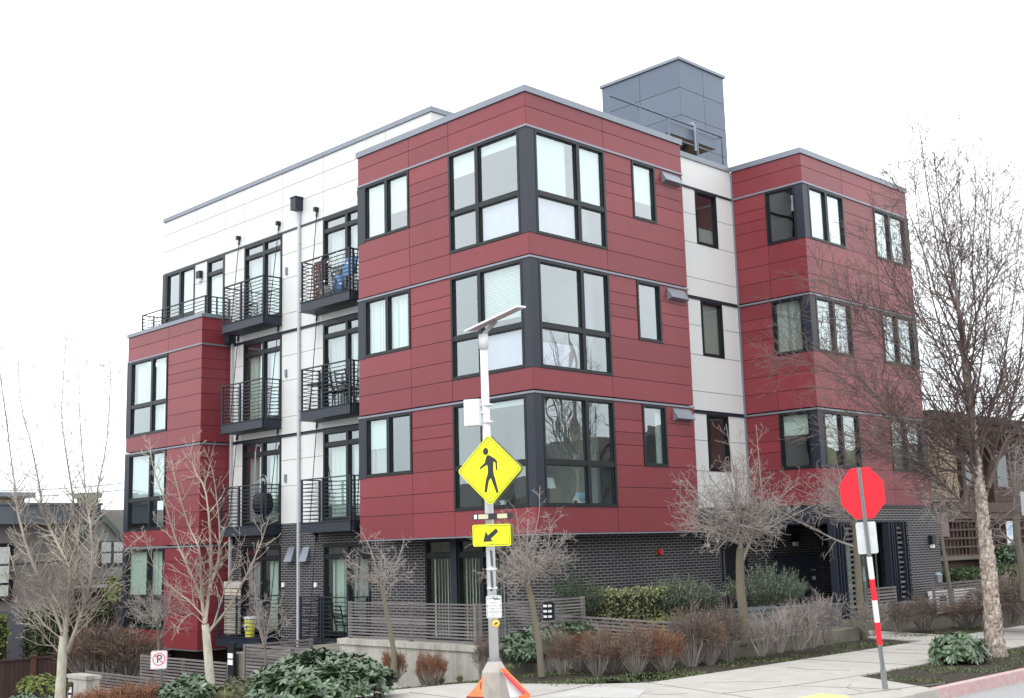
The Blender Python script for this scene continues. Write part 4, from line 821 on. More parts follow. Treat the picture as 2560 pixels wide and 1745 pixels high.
# ------------------------------------------------------------------ no parking sign
base = at(412, 1800, 19.9); base.z = G(base.x, base.y)-.1; t = thing('parking_sign', 'square white no parking sign on a steel post at the lower left', 'road sign', None, base)
c = at(399, 1648, 19.9)-base; pb = at(409, 1745, 19.95)-base; du = (c-pb).normalized(); mb = MB(); mb.bar(pb-du*.8, c+du*.1, .062, .03); mb.build('post', GALV, t)
c = c-F_*.04; uu = (U2+R2*.04).normalized(); r_ = (R2+U2*.04).normalized(); n_ = -F_
mb = MB(); mb.prism(rrect(.275,.305,.03), c, r_, uu, n_, .004); o = mb.build('sign_plate', WSIGN, t)
mb = MB(); ring(mb, rrect(.262,.292,.026), rrect(.256,.286,.024), c, r_, uu, n_, .006); cc = c+uu*.012
cir = lambda r: [(r*math.cos(i*.1963), r*math.sin(i*.1963)) for i in range(32)]
ring(mb, cir(.105), cir(.092), cc, r_, uu, n_, .0075); mb.obox(cc+n_*.008, (r_*.72-uu*.69), (r_*.69+uu*.72), n_, .095, .007, .0008); mb.build('prohibition_ring', REDS if False else mat('ring_red', (.68,.03,.08), .4), o)
mb = MB(); text(mb, 'P', cc-uu*.002+r_*.006, r_, uu, n_, .19, .0065); mb.build('letter', BLK, o)
base = at(2590, 1600, 17.5); t = thing('street_sign', 'edge of a plain grey sign plate cut by the right border', 'road sign', None, base)
c = at(2578, 1258, 17.5)-base; mb = MB(); mb.obox(c, R_, Z3, F_, .15, .17, .004); mb.build('sign_plate', GALV, t); mb = MB(); mb.bar(Vector((0,0,-.6)), c+Z3*.2, .05); mb.build('post', GALV, t)
# overhead wires
def wire(a, b, sag, r, label, D0, D1):
    A, B = at(*a, D0), at(*b, D1); mb = MB(); mb.tube([A+(B-A)*(i/12)-Z3*(sag*4*(i/12)*(1-i/12)) for i in range(13)], r, 5); mono('overhead_wire', label, 'wire', mb, FRAME, 'wires strung past the buildings')
wire((-60,1415),(205,1396),.02,.022,'thick black wire crossing in front of the grey house',22,24)
wire((2290,985),(2640,985),.1,.012,'upper thin wire right of the block, behind the birch',34,30)
wire((2290,996),(2640,999),.1,.012,'lower thin wire right of the block, behind the birch',34,30)
wire((-60,1225),(330,1205),.1,.012,'thin wire over the grey house roof behind the left tree',40,40)
wire((-60,1240),(330,1222),.1,.012,'lower thin wire over the grey house roof behind the left tree',40,40)
# ------------------------------------------------------------------ things on the balconies
def chair(loc_, rz, label, m=FRAME, s=1):
    t = thing('patio_chair', label, 'chair', None, loc_); t.rotation_euler[2] = rz
    mb = MB(); mb.box(-.24*s,.24*s,-.22*s,.22*s,.42,.45); mb.build('seat', m, t); mb = MB(); mb.bar((-.24*s,.22*s,.45),(-.24*s,.32*s,.95),.025); mb.bar((.24*s,.22*s,.45),(.24*s,.32*s,.95),.025)
    for k in range(5): mb.bar((-.24*s,(.24+.018*k)*s,.52+k*.1),(.24*s,(.24+.018*k)*s,.52+k*.1),.02,.04)
    mb.build('backrest', m, t)
    for x in (-.22,.22):
        for y in (-.2,.2): mb = MB(); mb.bar((x*s,y*s,0),(x*s,y*s,.43),.025); mb.build('leg', m, t)
    for x in (-.25,.25): mb = MB(); mb.bar((x*s,-.2*s,.64),(x*s,.25*s,.66),.03); mb.bar((x*s,-.2*s,.43),(x*s,-.2*s,.64),.025); mb.build('armrest', m, t)
    return t
chair((.72,8.3,3.6), math.pi/2, 'black slatted chair on the third floor balcony beside the small table'); chair((.72,7.6,3.6), math.pi/2, 'black slatted chair on the third floor balcony nearest the red corner block')
t = thing('patio_table', 'small black table at the left end of the third floor balcony', 'table', None, (.7,8.95,3.6)); mb = MB(); mb.box(-.22,.22,-.26,.26,.7,.73); mb.build('table_top', FRAME, t)
for x in (-.18,.18):
    for y in (-.22,.22): mb = MB(); mb.bar((x*.7,y*.7,.7),(x,y,0),.025); mb.build('leg', FRAME, t)
chair((.72,7.75,-2.58), math.pi*.45, 'black reclining chair on the ground floor balcony by the brick')
# hanging egg chair
t = thing('hanging_chair', 'black hanging egg chair on a pale stand on the second floor balcony', 'chair', None, (.7,11.75,.55))
mb = MB(); mb.tube([(0,.35,.05),(0,.4,1.0),(0,.36,2.15),(0,.28,2.35),(0,.15,2.3)], .022, 8); mb.build('stand', GALV, t)
mb = MB(); mb.smooth = True
for k in range(10):
    a = math.pi*(.5+.5*k/9)
rings = [(.12,.15),(.3,.2),(.38,.38),(.36,.6),(.3,.75)]; b = len(mb.v)
for r, z in rings: mb.add([(r*.7*math.cos(i*.524), -.05+r*math.sin(i*.524), z+.15) for i in range(12)])
for k in range(4):
    for i in range(12): j = (i+1) % 12; mb.face(b+k*12+i, b+k*12+j, b+k*12+12+j, b+k*12+12+i)
mb.face(*[b+i for i in reversed(range(12))]); mb.build('basket', FRAME, t)
mb = MB()
for k in range(5): mb.tube([(0, -.05+.3*math.cos(a)*1.0, .9+.55*math.sin(a)) for a in [math.pi*i/8 for i in range(9)]], .012+.001*k, 5) if k == 0 else mb.tube([(.22*math.cos(a)*math.cos(k), -.05+.3*math.cos(a), .9+(.5-.03*k)*math.sin(a)) for a in [math.pi*i/8 for i in range(9)]], .01, 5)
mb.build('wire_hood', GALV, t)
# top balcony clutter
t = thing('lattice_screen', 'dark red wooden lattice screen on the top balcony', 'screen', None, (.75,9.0,6.65))
mb = MB()
for k in range(9): mb.box(-.01,.01,-.28,.28,.12+k*.12,.2+k*.12)
for k in range(5): mb.box(-.015,.012,-.28+k*.13,-.25+k*.13,.05,1.15)
mb.build('panel', WOODB, t); mb = MB(); mb.box(-.05,-.03,-.1,-.06,0,.85); mb.build('support', BARB, t)
t = thing('folding_chair', 'folded blue fabric chairs leaning on the top balcony rail', 'chair', None, (.6,7.75,6.65)); mb = MB(); mb.smooth = True
mb.obox(Vector((0,.15,.33)), Vector((.3,.9,.2)).normalized(), Z3, Vector((.9,-.3,0)).normalized(), .3, .22, .06); mb.build('seat', BLUE, t)
mb = MB(); mb.obox(Vector((.1,-.25,.75)), Y3, (Z3+X3*.2).normalized(), X3, .26, .26, .03); mb.build('backrest', BLUE, t)
mb = MB(); mb.bar((-.1,.4,.05),(-.05,-.1,.7),.02); mb.bar((-.1,-.1,.05),(-.05,.4,.65),.02); mb.bar((.05,.0,0),(.1,-.45,1.05),.02); mb.build('leg', FRAME, t)
t = thing('pumpkin_pot', 'grey green garden pot between the lattice and the blue chairs', 'pot', None, (.62,8.5,6.65)); mb = MB(); mb.smooth = True; mb.tube([(0,0,0),(0,0,.1),(0,0,.22),(0,0,.34)], [.08,.16,.17,.1], 12); mb.build('body', mat('pot_green', (.3,.34,.27), .7, var=.6, vscale=8), t); mb = MB(); mb.smooth = True; mb.tube([(0,0,.335),(0,0,.36)], [.11,.11], 12); mb.build('rim', mat('pot_rim', (.4,.42,.35), .7), t)
t = thing('light_string', 'string of tiny white bulbs wound round the top balcony rail', 'lights', None, (.34,8.2,6.65)); mb = MB(); bl = MB(); rr_ = random.Random(4); pts = []
for i in range(15): pts.append(Vector((rr_.uniform(-.02,.02), 1.1-i*.155, .1+1.0*abs(math.sin(i*1.3)))))
mb.tube(pts, .004, 4); mb.build('cord', FRAME, t)
for p_ in pts: bl.tube([p_-Z3*.02, p_+Z3*.02], [.02,.015], 6)
bl.build('bulbs', mat('bulb_white', (.9,.9,.88), .3), t)
t = thing('privacy_screen', 'pale wood slatted screen on the lower left ground balcony', 'screen', None, (.5,12.95,-2.58)); mb = MB()
for k in range(13): mb.box(-.012,.012,-.42,.42,.05+k*.1,.13+k*.1)
mb.build('slats', mat('pale_slat', (.42,.38,.32), .8, island=.2), t); mb = MB(); mb.box(-.02,.02,-.46,.46,1.36,1.55); mb.build('top_board', KERB, t)
t = thing('yellow_caddy', 'yellow and white plastic caddy standing on the ground floor balcony', 'bin', None, (.62,12.2,-2.58)); mb = MB(); mb.tube([(0,0,0),(0,0,.5)], [.13,.17], 10); mb.build('body', YELP, t); mb = MB(); mb.tube([(0,0,.5),(0,0,.56)], [.19,.17], 10); mb.tube([(-.14,-.02,.2),(-.18,-.04,.32)], .05, 8); mb.build('lid', WSIGN, t)
# ------------------------------------------------------------------ bare trees
def rnd_dir(r): 
    a = r.uniform(0, 2*math.pi); z = r.uniform(-1, 1); q = math.sqrt(1-z*z); return Vector((q*math.cos(a), q*math.sin(a), z))
def grow(mb, p, d, Ln, r0, lv, o, r):
    """one twig and its side twigs. o: wander, lift, ratio, dens, ang, seg"""
    n = max(3, min(7, int(Ln/o['seg']))); st = Ln/n; pts = [p.copy()]; d = d.normalized()
    for i in range(n):
        d = (d+rnd_dir(r)*o['wander']+Z3*o['lift']*(1 if not o.get('droop') else (1-i/n)-.6)).normalized(); pts.append(pts[-1]+d*st)
    rr = [max(o.get('rmin', .0022), r0*(1-.75*i/n)) for i in range(n+1)]
    mb.tube(pts, rr, 4 if r0 > .012 else 3, False)
    if lv <= 0: return
    m = max(1, int(Ln*o['dens']+r.random()))
    for k in range(m):
        t = r.uniform(.18, .98); i = min(n-1, int(t*n)); q = pts[i].lerp(pts[i+1], t*n-i); dd = (pts[i+1]-pts[i]).normalized()
        s = dd.orthogonal(); s.rotate(Matrix.Rotation(r.uniform(0, 6.283), 3, dd)); a = math.radians(o['ang']*r.uniform(.7, 1.25))
        grow(mb, q, dd*math.cos(a)+s*math.sin(a), Ln*o['ratio']*(1-.55*t)*r.uniform(.6, 1.3), rr[i]*.6, lv-1, o, r)
def limb(mb, pts, r0, r1, o=None, lv=2, tw=None, r=None, n=7, cnt=0, smooth=True, t0=.12, tp=.8):
    """tapered limb through pts with cnt side branches of length tw=(min,max)"""
    pts = [Vector(q) for q in pts]; P = []
    for i in range(len(pts)-1):                                       # rounded polyline
        a, b = pts[i], pts[i+1]; p0 = pts[i-1] if i else a*2-b; p3 = pts[i+2] if i+2 < len(pts) else b*2-a
        for k in range(3):
            t = k/3; P.append(.5*((2*a)+(b-p0)*t+(2*p0-5*a+4*b-p3)*t*t+(3*a-p0-3*b+p3)*t*t*t))
    P.append(pts[-1]); N = len(P); R = [r0+(r1-r0)*(i/(N-1))**tp for i in range(N)]
    mb.smooth = smooth
    mb.tube(P, [q*(1+r.uniform(-.05, .05)) for q in R], n if r0 > .02 else 5, False); mb.smooth = False
    for k in range(cnt):
        t = t0+(.985-t0)*((k+r.random())/cnt); i = min(N-2, int(t*(N-1))); q = P[i].lerp(P[i+1], t*(N-1)-i); dd = (P[i+1]-P[i]).normalized()
        s = dd.orthogonal(); s.rotate(Matrix.Rotation(r.uniform(0, 6.283), 3, dd)); a = math.radians(o['ang']*r.uniform(.75, 1.2))
        grow(mb, q, dd*math.cos(a)+s*math.sin(a), (tw[0]+(tw[1]-tw[0])*r.random())*(1-.5*t), min(R[i]*.55, tw[1]*.014), lv, o, r)
def px(D, *q): return [at(a, b, D+(c[0] if c else 0)) for a, b, *c in q]
def tree(label, trunk_pts, r0, r1, limbs, o, barkm, twigm, seed, group='bare street trees', lv=2, n=12, twf=1.0, name='bare_tree', bark_pieces=False):
    r = random.Random(seed); base = Vector(trunk_pts[0]); t = thing(name, label, 'tree', group, base)
    mb = MB(); limb(mb, [Vector(q)-base for q in trunk_pts], r0, r1, r=r, n=n)
    if bark_pieces:
        P = [Vector(q)-base for q in trunk_pts]
        for k in range(1900):
            i = min(len(P)-2, int(r.random()**1.3*(len(P)-1))); u = r.random(); c = P[i].lerp(P[i+1], u); R = r0+(r1-r0)*((i+u)/(len(P)-1))**.8; a = r.uniform(0, 6.283)
            w_ = r.uniform(.02, .055); h = r.uniform(.03, .09); nrm_ = Vector((math.cos(a), math.sin(a), 0)); tg = Vector((-nrm_.y, nrm_.x, 0)); o1 = c+nrm_*(R*.99); lift = r.uniform(.006, .03)
            b = mb.add([o1-tg*w_-Z3*h*.3, o1+tg*w_*.6-Z3*h*.5, o1+tg*w_*.9+Z3*h*.5+nrm_*lift, o1-tg*w_*.5+Z3*h*.7+nrm_*lift*r.random()]); mb.face(b, b+1, b+2, b+3)
    mb.build('trunk', barkm, t)
    mb = MB()
    for pts, a, b, cnt, tw in limbs: limb(mb, [Vector(q)-base for q in pts], a, b, o, lv, (tw[0]*twf, tw[1]*twf), r, cnt=int(cnt*1.45), tp=.55)
    mb.build('crown', twigm, t); return t
UP = dict(wander=.12, lift=.15, ratio=.5, dens=5.0, ang=44, seg=.11, rmin=.0037)
CRK = dict(wander=.36, lift=.06, ratio=.66, dens=6.5, ang=58, seg=.07, rmin=.0032)
FAN = dict(wander=.075, lift=.035, ratio=.62, dens=4.2, ang=31, seg=.17, rmin=.0034)
# tall pale street tree at the left, many upright leaders
DA = 21.0
def thin(L, k, c): return [(p_, a*k, b*.9, int(n*c), t) for p_, a, b, n, t in L]
def j(q, s): r = random.Random(s); return [(a, b, r.uniform(-.5, .5)*min(1, k/3)) for k, (a, b) in enumerate(q)]
L_ = [
 (px(DA, *j([(159,1590),(151,1568),(121,1492),(76,1395),(45,1283),(39,1224),(30,1164),(15,1042),(2,950),(-4,870)],1)), .05, .006, 60, (.25,.62)),
 (px(DA, *j([(160,1585),(160,1568),(176,1447),(164,1400),(130,1332),(106,1280),(100,1224),(76,1103),(50,997),(44,824)],2)), .062, .006, 64, (.25,.66)),
 (px(DA, *j([(162,1600),(167,1553),(176,1477),(194,1386),(188,1295),(182,1239),(157,1073),(156,982),(168,809)],3)), .062, .006, 64, (.25,.66)),
 (px(DA, *j([(170,1630),(182,1592),(212,1507),(229,1432),(227,1325),(218,1267),(209,1173),(198,1012),(198,812)],4)), .055, .006, 62, (.25,.66)),
 (px(DA, *j([(226,1330),(239,1248),(267,1103),(276,957),(278,900)],5)), .03, .005, 34, (.2,.55)),
 (px(DA, *j([(155,1640),(120,1600),(70,1540),(30,1480),(10,1420)],6)), .02, .004, 22, (.3,.6)),
 (px(DA, *j([(158,1600),(110,1560),(60,1490),(35,1420),(20,1360)],7)), .02, .004, 20, (.3,.6)),
 (px(DA, *j([(165,1570),(200,1540),(250,1500),(300,1440),(330,1400)],8)), .018, .004, 18, (.3,.5)),
 (px(DA, *j([(215,1500),(260,1440),(310,1380),(345,1345)],9)), .016, .004, 16, (.2,.45)),
 (px(DA, *j([(170,1580),(140,1500),(100,1440),(60,1340)],10)), .02, .004, 18, (.3,.5)),
 (px(DA, *j([(190,1400),(160,1340),(130,1290)],11)), .014, .004, 12, (.2,.4))]
tree('tall pale multi leader street tree at the far left of the photo', px(DA, (146,1830),(150,1745),(153,1690),(156,1640),(159,1588)), .098, .07, thin(L_, .82, 1.1), UP, BARKL, TWIGL, 5, twf=1.3)
DB = 19.0
L_ = [
 (px(DB, *j([(515,1578),(505,1500),(503,1440),(497,1370),(470,1310),(436,1190),(430,1150)],1)), .045, .005, 26, (.25,.6)),
 (px(DB, *j([(512,1560),(522,1480),(528,1400),(515,1233),(485,1173),(476,1106)],2)), .045, .005, 28, (.25,.6)),
 (px(DB, *j([(519,1582),(572,1518),(606,1457),(632,1404),(657,1344),(672,1290)],3)), .035, .005, 18, (.2,.5)),
 (px(DB, *j([(505,1500),(480,1440),(440,1350),(406,1236),(382,1164),(373,1095)],4)), .03, .005, 26, (.2,.55)),
 (px(DB, *j([(508,1540),(470,1500),(420,1460),(380,1400),(360,1340)],5)), .018, .004, 16, (.2,.5)),
 (px(DB, *j([(525,1470),(545,1400),(548,1310),(532,1180),(515,1130)],6)), .028, .005, 22, (.2,.5)),
 (px(DB, *j([(535,1560),(560,1480),(590,1400),(600,1330)],7)), .02, .004, 16, (.2,.45)),
 (px(DB, *j([(510,1560),(480,1535),(450,1560),(430,1590)],8)), .012, .004, 8, (.2,.4))]
tree('slim pale forked street tree in front of the left red block', px(DB, (534,1830),(529,1745),(522,1660),(516,1590),(513,1560)), .085, .055, thin(L_, .85, 1.1), dict(UP, dens=4, wander=.14), BARKL, TWIGL, 6, twf=1.2)
# pruned crooked trees
def crooked(label, D, trunk, r0, r1, cen, rad, nl, seed, bm, lift=.0, cnt=9, tw=(.25,.55), fork=None, o=None, extra=()):
    r = random.Random(seed); tp = px(D, *trunk); top = tp[-1]; L2 = []
    sc = D/FPX; cw = at(cen[0], cen[1], D)
    for k in range(nl):
        a = r.uniform(0, 6.283); u = r.uniform(-.35, 1); q = math.sqrt(max(0, 1-u*u)) if u > -.3 else .95
        e = cw+R_*(rad[0]*sc*q*math.cos(a))+F_.cross(Z3).cross(Z3).normalized()*(rad[0]*sc*q*math.sin(a)*.8)+Z3*(rad[1]*sc*u)
        st = top if not fork else px(D, fork[k % len(fork)])[0]; mid = st.lerp(e, .5)+rnd_dir(r)*.12+Z3*lift
        L2.append(([st, st.lerp(mid, .5)+rnd_dir(r)*.05, mid, mid.lerp(e, .5)+rnd_dir(r)*.08, e], max(.011, r1*.5), .004, cnt, tw))
    for q, a in extra: L2.append((px(D, *q), a, .006, 8, tw))
    return tree(label, tp, r0, r1, L2, o or CRK, bm, TWIGG, seed, n=10, twf=1.25)
crooked('low pruned tree with mossy trunk in front of the concrete wall', 21.0, [(986,1690),(984,1632),(974,1567),(964,1520),(957,1476),(948,1455)], .055, .035, (955,1425), (95,95), 12, 21, BARKM, cnt=7, tw=(.18,.4), extra=[([(948,1460),(935,1400),(920,1360),(905,1330)],.02),([(960,1490),(985,1455),(1010,1435),(1035,1430)],.012)])
crooked('leaning tree with bushy pruned crown just right of the crossing pole', 20.0, [(1354,1690),(1346,1600),(1334,1530),(1324,1480),(1316,1450)], .06, .045, (1305,1385), (135,120), 19, 22, BARKM, cnt=9, tw=(.22,.5), extra=[([(1318,1470),(1280,1440),(1240,1425)],.018),([(1316,1450),(1320,1380),(1345,1300),(1350,1215)],.016),([(1316,1450),(1300,1360),(1290,1280)],.016)])
crooked('yellow mossy tree with wide crooked crown before the entrance', 22.8, [(1868,1645),(1862,1560),(1852,1480),(1850,1400),(1852,1368)], .1, .075, (1850,1270), (175,125), 26, 23, BARKM, cnt=10, tw=(.3,.65), fork=[(1846,1340),(1882,1335),(1850,1360)], extra=[([(1852,1370),(1846,1335),(1800,1300),(1745,1255),(1700,1200)],.05),([(1855,1400),(1880,1340),(1905,1270),(1900,1180),(1890,1060)],.05),([(1852,1370),(1850,1300),(1835,1180),(1815,1060)],.035),([(1885,1340),(1960,1300),(2040,1260)],.028),([(1846,1340),(1760,1330),(1690,1325)],.02)])
crooked('thin upright tree whose trunk passes behind the stop sign', 26.0, [(2160,1600),(2150,1500),(2143,1400),(2138,1330),(2134,1290)], .095, .055, (2080,1260), (120,80), 13, 24, BARKM, cnt=8, tw=(.3,.6), extra=[([(2143,1370),(2090,1350),(2040,1325),(1990,1300),(1900,1250)],.035),([(2134,1300),(2110,1230),(2090,1150)],.03)])
crooked('small dark twiggy tree behind the parking sign under the red block', 30.0, [(395,1660),(398,1620),(397,1590),(394,1565)], .05, .04, (390,1500), (90,75), 12, 25, BARKG, cnt=7, tw=(.3,.6), extra=[([(398,1600),(420,1540),(430,1460)],.03),([(396,1600),(440,1560),(480,1530)],.025)])
crooked('little grey sapling in front of the slat fence left of the laurel', 24.0, [(668,1740),(666,1700),(664,1640),(660,1600)], .032, .024, (655,1520), (60,80), 9, 26, BARKG, cnt=6, tw=(.2,.45), extra=[([(662,1620),(645,1560),(640,1490),(630,1440)],.02),([(663,1610),(675,1540),(680,1500)],.016)])
crooked('thin leaning tree by the right end of the brick pier', 29.0, [(2388,1575),(2378,1500),(2368,1430),(2358,1370),(2350,1310)], .06, .04, (2350,1240), (70,90), 8, 27, BARKG, cnt=6, tw=(.3,.6))
crooked('tree with a looping bare branch at the right edge of the photo', 25.0, [(2562,1500),(2552,1400),(2543,1350),(2540,1290),(2540,1240)], .08, .07, (2560,1180), (90,110), 8, 28, BARKG, cnt=6, tw=(.3,.6), extra=[([(2548,1370),(2520,1345),(2500,1325),(2506,1310),(2540,1305)],.03)])
# river birch
DR = 21.5; r_ = random.Random(77)
BL = [
 ([(2455,1290),(2450,1230),(2434,1120),(2425,1010),(2412,900),(2400,790),(2382,691),(2364,600),(2345,480),(2335,380)], .09, .008, 50, (.5,1.3)),
 ([(2448,1300),(2400,1250),(2364,1215),(2307,1167),(2239,1126),(2171,1076),(2103,1019),(2030,960)], .038, .006, 34, (.4,1.1)),
 ([(2440,1190),(2400,1140),(2353,1115),(2307,1076),(2250,1049),(2194,985),(2120,930),(2020,850),(1960,800)], .036, .005, 36, (.4,1.2)),
 ([(2436,1150),(2400,1090),(2350,1040),(2290,960),(2200,860),(2130,760),(2080,680)], .034, .005, 32, (.4,1.1)),
 ([(2430,1050),(2387,941),(2353,884),(2330,834),(2295,760),(2270,640),(2262,560)], .034, .005, 34, (.4,1.1)),
 ([(2425,1010),(2380,900),(2340,780),(2310,640),(2290,500),(2285,400)], .032, .005, 34, (.4,1.1)),
 ([(2412,900),(2395,780),(2405,640),(2400,500),(2395,360)], .03, .005, 30, (.4,1.0)),
 ([(2400,800),(2350,640),(2320,480),(2300,330),(2290,290)], .026, .005, 28, (.4,1.0)),
 ([(2462,1250),(2480,1150),(2500,1080),(2530,1000),(2550,900),(2560,780),(2565,640)], .06, .007, 36, (.4,1.1)),
 ([(2470,1220),(2510,1110),(2560,1040),(2620,960),(2660,860)], .06, .01, 20, (.4,1.1)),
 ([(2450,1150),(2470,1040),(2500,960),(2520,840),(2540,700),(2550,520)], .04, .005, 34, (.4,1.1)),
 ([(2430,1030),(2450,930),(2465,800),(2470,640),(2480,480),(2490,350)], .034, .005, 34, (.4,1.0)),
 ([(2420,960),(2440,820),(2430,660),(2440,500),(2435,400)], .03, .005, 30, (.4,1.0)),
 ([(2462,1330),(2500,1300),(2550,1260),(2600,1220)], .03, .006, 12, (.3,.8)),
 ([(2455,1310),(2420,1290),(2360,1240),(2280,1210)], .02, .005, 14, (.3,.7)),
 ([(2440,1180),(2390,1180),(2330,1190),(2260,1175)], .016, .004, 14, (.3,.7)),
 ([(2480,1150),(2450,1060),(2400,1000),(2330,990)], .02, .004, 14, (.3,.8)),
 ([(2400,1250),(2330,1180),(2250,1080),(2180,1010),(2080,930),(1990,900),(1920,890)], .026, .005, 40, (.4,1.1)),
 ([(2425,1010),(2340,930),(2240,860),(2150,830),(2040,800)], .024, .005, 34, (.4,1.1)),
 ([(2410,900),(2450,760),(2520,640),(2560,520),(2570,430)], .026, .005, 34, (.4,1.0)),
 ([(2412,900),(2350,760),(2300,600),(2250,480),(2230,420)], .024, .005, 34, (.4,1.0)),
 ([(2364,1215),(2280,1180),(2180,1130),(2080,1090),(1990,1060)], .018, .004, 24, (.4,1.0)),
 ([(2350,1040),(2270,900),(2180,790),(2110,730),(2050,700)], .02, .004, 26, (.4,1.0)),
 ([(2330,834),(2240,720),(2190,620),(2170,540)], .018, .004, 20, (.4,.9)),
 ([(2307,1167),(2240,1060),(2160,960),(2060,880)], .018, .004, 24, (.4,1.0)),
 ([(2440,1190),(2370,1150),(2270,1130),(2180,1110),(2100,1120)], .016, .004, 20, (.3,.9)),
 ([(2400,800),(2380,640),(2350,470),(2340,350)], .02, .004, 24, (.4,.9)),
 ([(2412,900),(2440,700),(2465,560),(2475,430)], .02, .004, 24, (.4,.9)),
 ([(2500,1080),(2520,960),(2500,830),(2510,700),(2530,560)], .022, .004, 28, (.4,1.0)),
 ([(2530,1000),(2570,880),(2600,740),(2590,600)], .022, .004, 24, (.4,1.0))]
BLm = [(px(DR, *[(a, b, (r_.uniform(-.9, .9)*k/3 if k else 0)) for k, (a, b) in enumerate(q)]), a*.8, b*.75, int(c*1.2), (d[0]*1.1, d[1]*1.6)) for q, a, b, c, d in BL]
BIRB = mat('peeling_bark', (.50,.43,.375), .85, var=1, vscale=24, col2=(.17,.12,.10), bump=1, bscale=40, stretch=(1,1,.4), island=.4, thr=(.48,.58))
tree('river birch with shaggy peeling cream bark in the right planting strip', px(DR, (2494,1655),(2487,1610),(2478,1500),(2466,1380),(2456,1290),(2448,1215),(2434,1120),(2425,1010),(2412,900),(2400,790)), .19, .03, BLm, FAN, BIRB, TWIGD, 31, n=16, bark_pieces=True, name='birch_tree')
mb = MB(); mb.smooth = True
rb_ = random.Random(3)
# more street trees beyond the right edge: only their mirror images reach the windows
for k, (x, y) in enumerate(((11.2,-8.9),(18.5,-9.0))):
    r = random.Random(90+k); L2 = []; b0 = Vector((x, y, GZ))
    for i in range(16):
        a = r.uniform(0, 6.28); h = r.uniform(1.8, 5.5); q = r.uniform(.5, 1.6); L2.append(([b0+Z3*h, b0+Z3*(h+.9)+Vector((math.cos(a)*q*.6, math.sin(a)*q*.6, 0)), b0+Z3*(h+2.6)+Vector((math.cos(a)*q, math.sin(a)*q, 0)), b0+Z3*(h+4.2)+Vector((math.cos(a)*q*1.3, math.sin(a)*q*1.3, 0))], .05, .01, 16, (.4,1.3)))
    tree(['birch street tree beyond the right edge of the photo','farther birch street tree beyond the right edge of the photo'][k], [b0-Z3*.1, b0+Z3*3, b0+Z3*6, b0+Z3*9.5], .17, .03, L2, FAN, BIRB, TWIGD, 60+k, lv=2)
# ------------------------------------------------------------------ shrubs, hedges and grasses
def leaf(mb, p, d, n_, Ln, w_):
    s = d.cross(n_).normalized()*w_; n_ = s.cross(d).normalized()
    b = mb.add([p, p+d*Ln*.35+s, p+d*Ln*.75+s*.8-n_*Ln*.05, p+d*Ln-n_*Ln*.12, p+d*Ln*.75-s*.8-n_*Ln*.05, p+d*Ln*.35-s, p+d*Ln*.5+n_*(-w_*.35)])
    mb.face(b, b+1, b+2, b+6); mb.face(b+2, b+3, b+6); mb.face(b+3, b+4, b+6); mb.face(b+4, b+5, b, b+6)
def leafy(name, label, cat, c, rad, nclu, leaves, Ln, w_, m, seed, group=None, shape=2, stems=True, droop=.2, lo=-.2):
    """evergreen shrub: whorls of leaves at the ends of hidden shoots through an uneven crown"""
    r = random.Random(seed); c = Vector(c); t = thing(name, label, cat, group, c); mb = MB(); st = MB()
    for k in range(nclu):
        d = rnd_dir(r); d.z = abs(d.z) if r.random() < .75 else d.z
        if d.z < lo: d.z = -d.z
        q = r.uniform(.55, 1.0)**.5; bump_ = 1+.22*noise.noise(d*2.3+Vector((seed, 0, 0)))
        p = Vector((d.x*rad[0], d.y*rad[1], d.z*rad[2]))*q*bump_
        if stems and r.random() < .5: st.tube([Vector((p.x*.25, p.y*.25, -rad[2]*.3)), p*.6, p], [.012,.008,.004], 3, False)
        out_ = Vector((p.x/rad[0]**2, p.y/rad[1]**2, p.z/rad[2]**2+.4/rad[2])).normalized()
        for i in range(leaves):
            a = 6.283*i/leaves+r.random(); s = out_.orthogonal().normalized(); s.rotate(Matrix.Rotation(a, 3, out_)); e = r.uniform(.15, .75)
            dd = (s*(1-e*.5)+out_*e-Z3*droop).normalized(); leaf(mb, p, dd, out_, Ln*r.uniform(.7, 1.15), w_*r.uniform(.8, 1.15))
    mb.build('foliage', m, t)
    if stems: st.build('stems', STEM, t)
    return t
def ground(px_, py_, D): return at(px_, py_, D)
c = at(815, 1725, 17.6); leafy('laurel_bush', 'large dark laurel bush in the centre foreground left of the crossing pole', 'shrub', c+R2*-.06, (1.08,1.0,.50), 640, 8, .165, .03, LEAFD, 41)
c = at(475, 1742, 19.0); leafy('laurel_bush', 'smaller laurel bush beside the parking sign post', 'shrub', c, (.45,.45,.32), 190, 8, .13, .024, LEAFD, 42)
c = at(60, 1765, 18.5); leafy('laurel_bush', 'pale leaved bush in the lower left corner', 'shrub', c, (.45,.4,.16), 120, 7, .10, .022, LEAFB, 43)
c = at(600, 1735, 20.0); leafy('low_shrub', 'brownish green low shrub between the pale slim tree and the sapling', 'shrub', c, (.42,.4,.27), 420, 7, .05, .010, mat('olive_leaf', (.10,.105,.05), .8, island=.4), 44)
c = at(105, 1725, 25.0); leafy('boxwood', 'yellow green clipped bush at the foot of the dark board fence', 'shrub', c, (.55,.5,.33), 520, 7, .06, .014, LEAFYG, 45)
c = at(1335, 1635, 21.5); leafy('laurel_hedge', 'glossy laurel mass behind the leaning tree right of the pole', 'shrub', c, (.62,.6,.46), 330, 8, .14, .026, LEAFD, 46)
c = at(1420, 1590, 23.0); leafy('laurel_hedge', 'laurel foliage behind the first clipped bare shrubs', 'shrub', c, (.9,.5,.28), 260, 8, .13, .025, LEAFD, 47)
c = at(2395, 1635, 20.6); leafy('rhododendron', 'drooping dark green rhododendron in the strip beside the birch trunk', 'shrub', c, (.46,.46,.38), 170, 9, .17, .030, LEAFD, 48, droop=.75)
